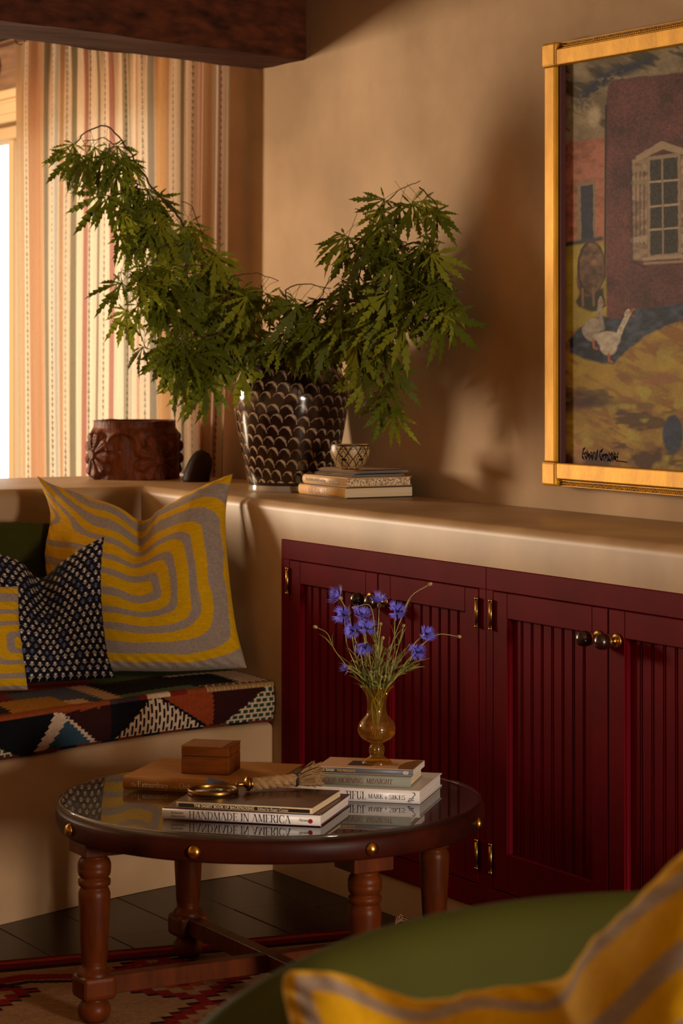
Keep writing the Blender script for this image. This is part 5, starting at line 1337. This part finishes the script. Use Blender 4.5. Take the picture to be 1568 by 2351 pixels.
BD = [([(815, 1550, 0), (770, 1495, 0), (752, 1455, 0), (728, 1441, 0)], 'dry bud on a long stem arching out past the other stems toward the bench'),
      ([(895, 1500, 0), (925, 1410, 0), (945, 1368, 0), (984, 1343, 0)], 'tallest dry bud bending over in front of the cabinet door'),
      ([(920, 1540, 0), (965, 1485, 0), (1005, 1457, 0), (1050, 1461, 0)], 'dry bud on the long stem bent out level beyond the flowers'),
      ([(868, 1500, -.02), (874, 1436, -.03)], 'upright dry bud in the middle of the bunch under the side-on flower'),
      ([(872, 1520, -.04), (879, 1468, -.05)], 'dry bud standing a little lower beside the upright one'),
      ([(905, 1520, -.02), (926, 1440, -.02)], 'dry bud below the broad outward facing cornflower'),
      ([(872, 1570, -.03), (875, 1557, -.035)], 'short bud close above the vase rim, one of two side by side'),
      ([(880, 1570, -.03), (884, 1556, -.035)], 'second short bud close above the vase rim with a fresher stem'),
      ([(862, 1500, .02), (858, 1420, .02), (846, 1388, .02), (815, 1394, .02)], 'bud stem curving back behind the flowers below the dark knob')]
for i, (px, lb) in enumerate(BD): bud(px, 80+i, lb, .0040 if i < 3 else .0033, 4)
def foliage(seed, label, n):
    r = random.Random(seed)
    base = vpos.copy()
    for k in range(n):
        tx = 872+r.uniform(-95, 95); ty = 1560-r.uniform(20, 150)*(1-abs(tx-872)/160)
        p = stem_path([((872+tx)/2+r.uniform(-8, 8), (1570+ty)/2, r.uniform(-.04, .04)), (tx, ty, r.uniform(-.05, .05))], r)
        b0 = p[0].copy(); root = empty('cornflower_stalk', b0, label, 'stalk', 'leafy stalks in the amber vase')
        link('stem', MB().tube(p-b0, np.linspace(.0013, .0006, len(p)), 5).mesh('stem'), M_stem if r.random() < .6 else M_blade, root); blades(root, p, r, 6, b0)
foliage(5, 'flowerless green stalk with thin leaves among the cornflowers', 38)

# ------------------------------------------------------------------ green barrel chair and its cushion
def chair():
    cx, cd = .35, 2.25
    o = CS(cx, cd); root = empty('barrel_chair', (o[0], o[1], 0), 'olive green velvet barrel armchair in front of the coffee table', 'armchair')
    base = np.array([o[0], o[1], 0])
    ph = np.radians(np.linspace(-32, 212, 120))
    sec = [(.475, .40), (.468, .55), (.470, .66), (.478, -.03), (.492, -.010), (.510, 0), (.520, 0), (.536, -.010), (.548, -.03), (.556, .62), (.560, .45), (.555, .16), (.52, .16)]
    G = np.zeros((len(sec), len(ph), 3))
    for i, (r, z) in enumerate(sec):
        for k, a in enumerate(ph):
            dg = math.degrees(a); top = .805-.046*((dg-90)/60)**2 if abs(dg-90) < 62 else max(.62, .756-.0016*(abs(dg-90)-62))
            top = max(top, .62)
            zz = top+z if z <= 0 else (z if z < .5 else min(z, top-.06))
            G[i, k] = math.cos(a)*r*RGT+math.sin(a)*r*FWD+np.array([0, 0, zz])
    me = gridmesh('shell', G, flip=True); link('shell', me, M_velvet, root)
    for e in (0, -1):
        V = G[:, e]; link('arm_front', mesh('arm_front', V, [list(range(len(sec)))], False), M_velvet, root)
    a = ph
    rim = np.array([math.cos(q)*.552*RGT+math.sin(q)*.552*FWD+np.array([0, 0, G[7, k][2]-.016]) for k, q in enumerate(ph)])
    link('piping', MB().tube(rim, .004, 6).mesh('piping'), M_velvet, root)
    link('seat_cushion', lathe('seat_cushion', [(0, .27), (.44, .27), (.462, .29), (.462, .40), (.44, .43), (.3, .44), (0, .442)], 64), M_velvet, root)
    link('base_ring', lathe('base_ring', [(0, .14), (.50, .14), (.51, .17), (.51, .268), (0, .268)], 64), M_velvet, root)
    for k in range(4):
        dv = CS_dir(math.radians(45+90*k)); l = link('leg', lathe('leg', [(0, 0), (.016, 0), (.024, .14), (0, .14)], 16), M_knob, root); l.location = dv*.42
chair()
cushion_obj('square_cushion', ([D(668, 2228, 2.42), D(730, 2232, 2.42), D(800, 2243, 2.42), D(870, 2270, 2.42), D(960, 2300, 2.42), D(1040, 2302, 2.41), D(1150, 2270, 2.40), D(1290, 2245, 2.38), D(1360, 2180, 2.36), D(1460, 2078, 2.34), D(1568, 1965, 2.33), D(1690, 1860, 2.32)],
    [D(800, 3300, 2.12), D(1200, 3330, 2.10), D(1600, 3320, 2.10), D(2000, 3180, 2.08)],
    [D(800, 3300, 2.12), D(740, 2900, 2.22), D(700, 2500, 2.34), D(650, 2275, 2.41), D(668, 2228, 2.42)],
    [D(2000, 3180, 2.08), D(1880, 2800, 2.15), D(1790, 2300, 2.22), D(1690, 1860, 2.32)]),
    .07, bands, M_pillow, 'linen cushion with yellow stripes resting in the green velvet armchair', chop=(.5, .16, .8), seed=6)

# ------------------------------------------------------------------ garden outside the window
struct(topbox('ground', -12, 3, .76, 12, -.1, -.02, M_ground))
o = topbox('garden_wall', -11, 2, 6.0, 6.3, -.05, 1.9, M_stone); setp(o, 'pale plastered garden wall seen through the window glass', 'garden wall')
def tree(loc, label, seed):
    r = random.Random(seed); root = empty('garden_tree', loc, label, 'tree', 'trees in the garden')
    mb = MB(); mb.tube(cat_pts([(0, 0, 0), (.05, .02, .8), (-.03, .05, 1.6), (.1, 0, 2.6)], 14), np.linspace(.09, .03, 14), 8)
    for k in range(7):
        a = r.uniform(0, 2*PI); z = r.uniform(1.0, 2.2); mb.tube([(0, 0, z), (.5*math.cos(a), .5*math.sin(a), z+.4), (.9*math.cos(a), .9*math.sin(a), z+.7)], [.03, .02, .008], 5)
    link('trunk', mb.mesh('trunk'), M_bark, root)
    V, F = [], []
    for k in range(1500):
        d = np.array([r.gauss(0, 1) for _ in range(3)]); d /= np.linalg.norm(d); c = d*r.random()**.4*np.array([1.2, 1.2, 1.0])+np.array([0, 0, 2.2])
        u = np.array([r.gauss(0, 1) for _ in range(3)]); u /= np.linalg.norm(u); w = np.cross(u, d); w /= np.linalg.norm(w)+1e-9
        b = len(V); V += [c-u*.07, c+w*.03, c+u*.07, c-w*.03]; F.append([b, b+1, b+2, b+3])
    f = link('foliage', mesh('foliage', V, F, False), M_garden, root); f['kind'] = 'stuff'
tree((-6.4, 3.2, -.02), 'small pale leaved tree close outside the window', 1)
tree((-8.6, 4.6, -.02), 'second pale leaved tree near the garden wall, farther from the window', 2)
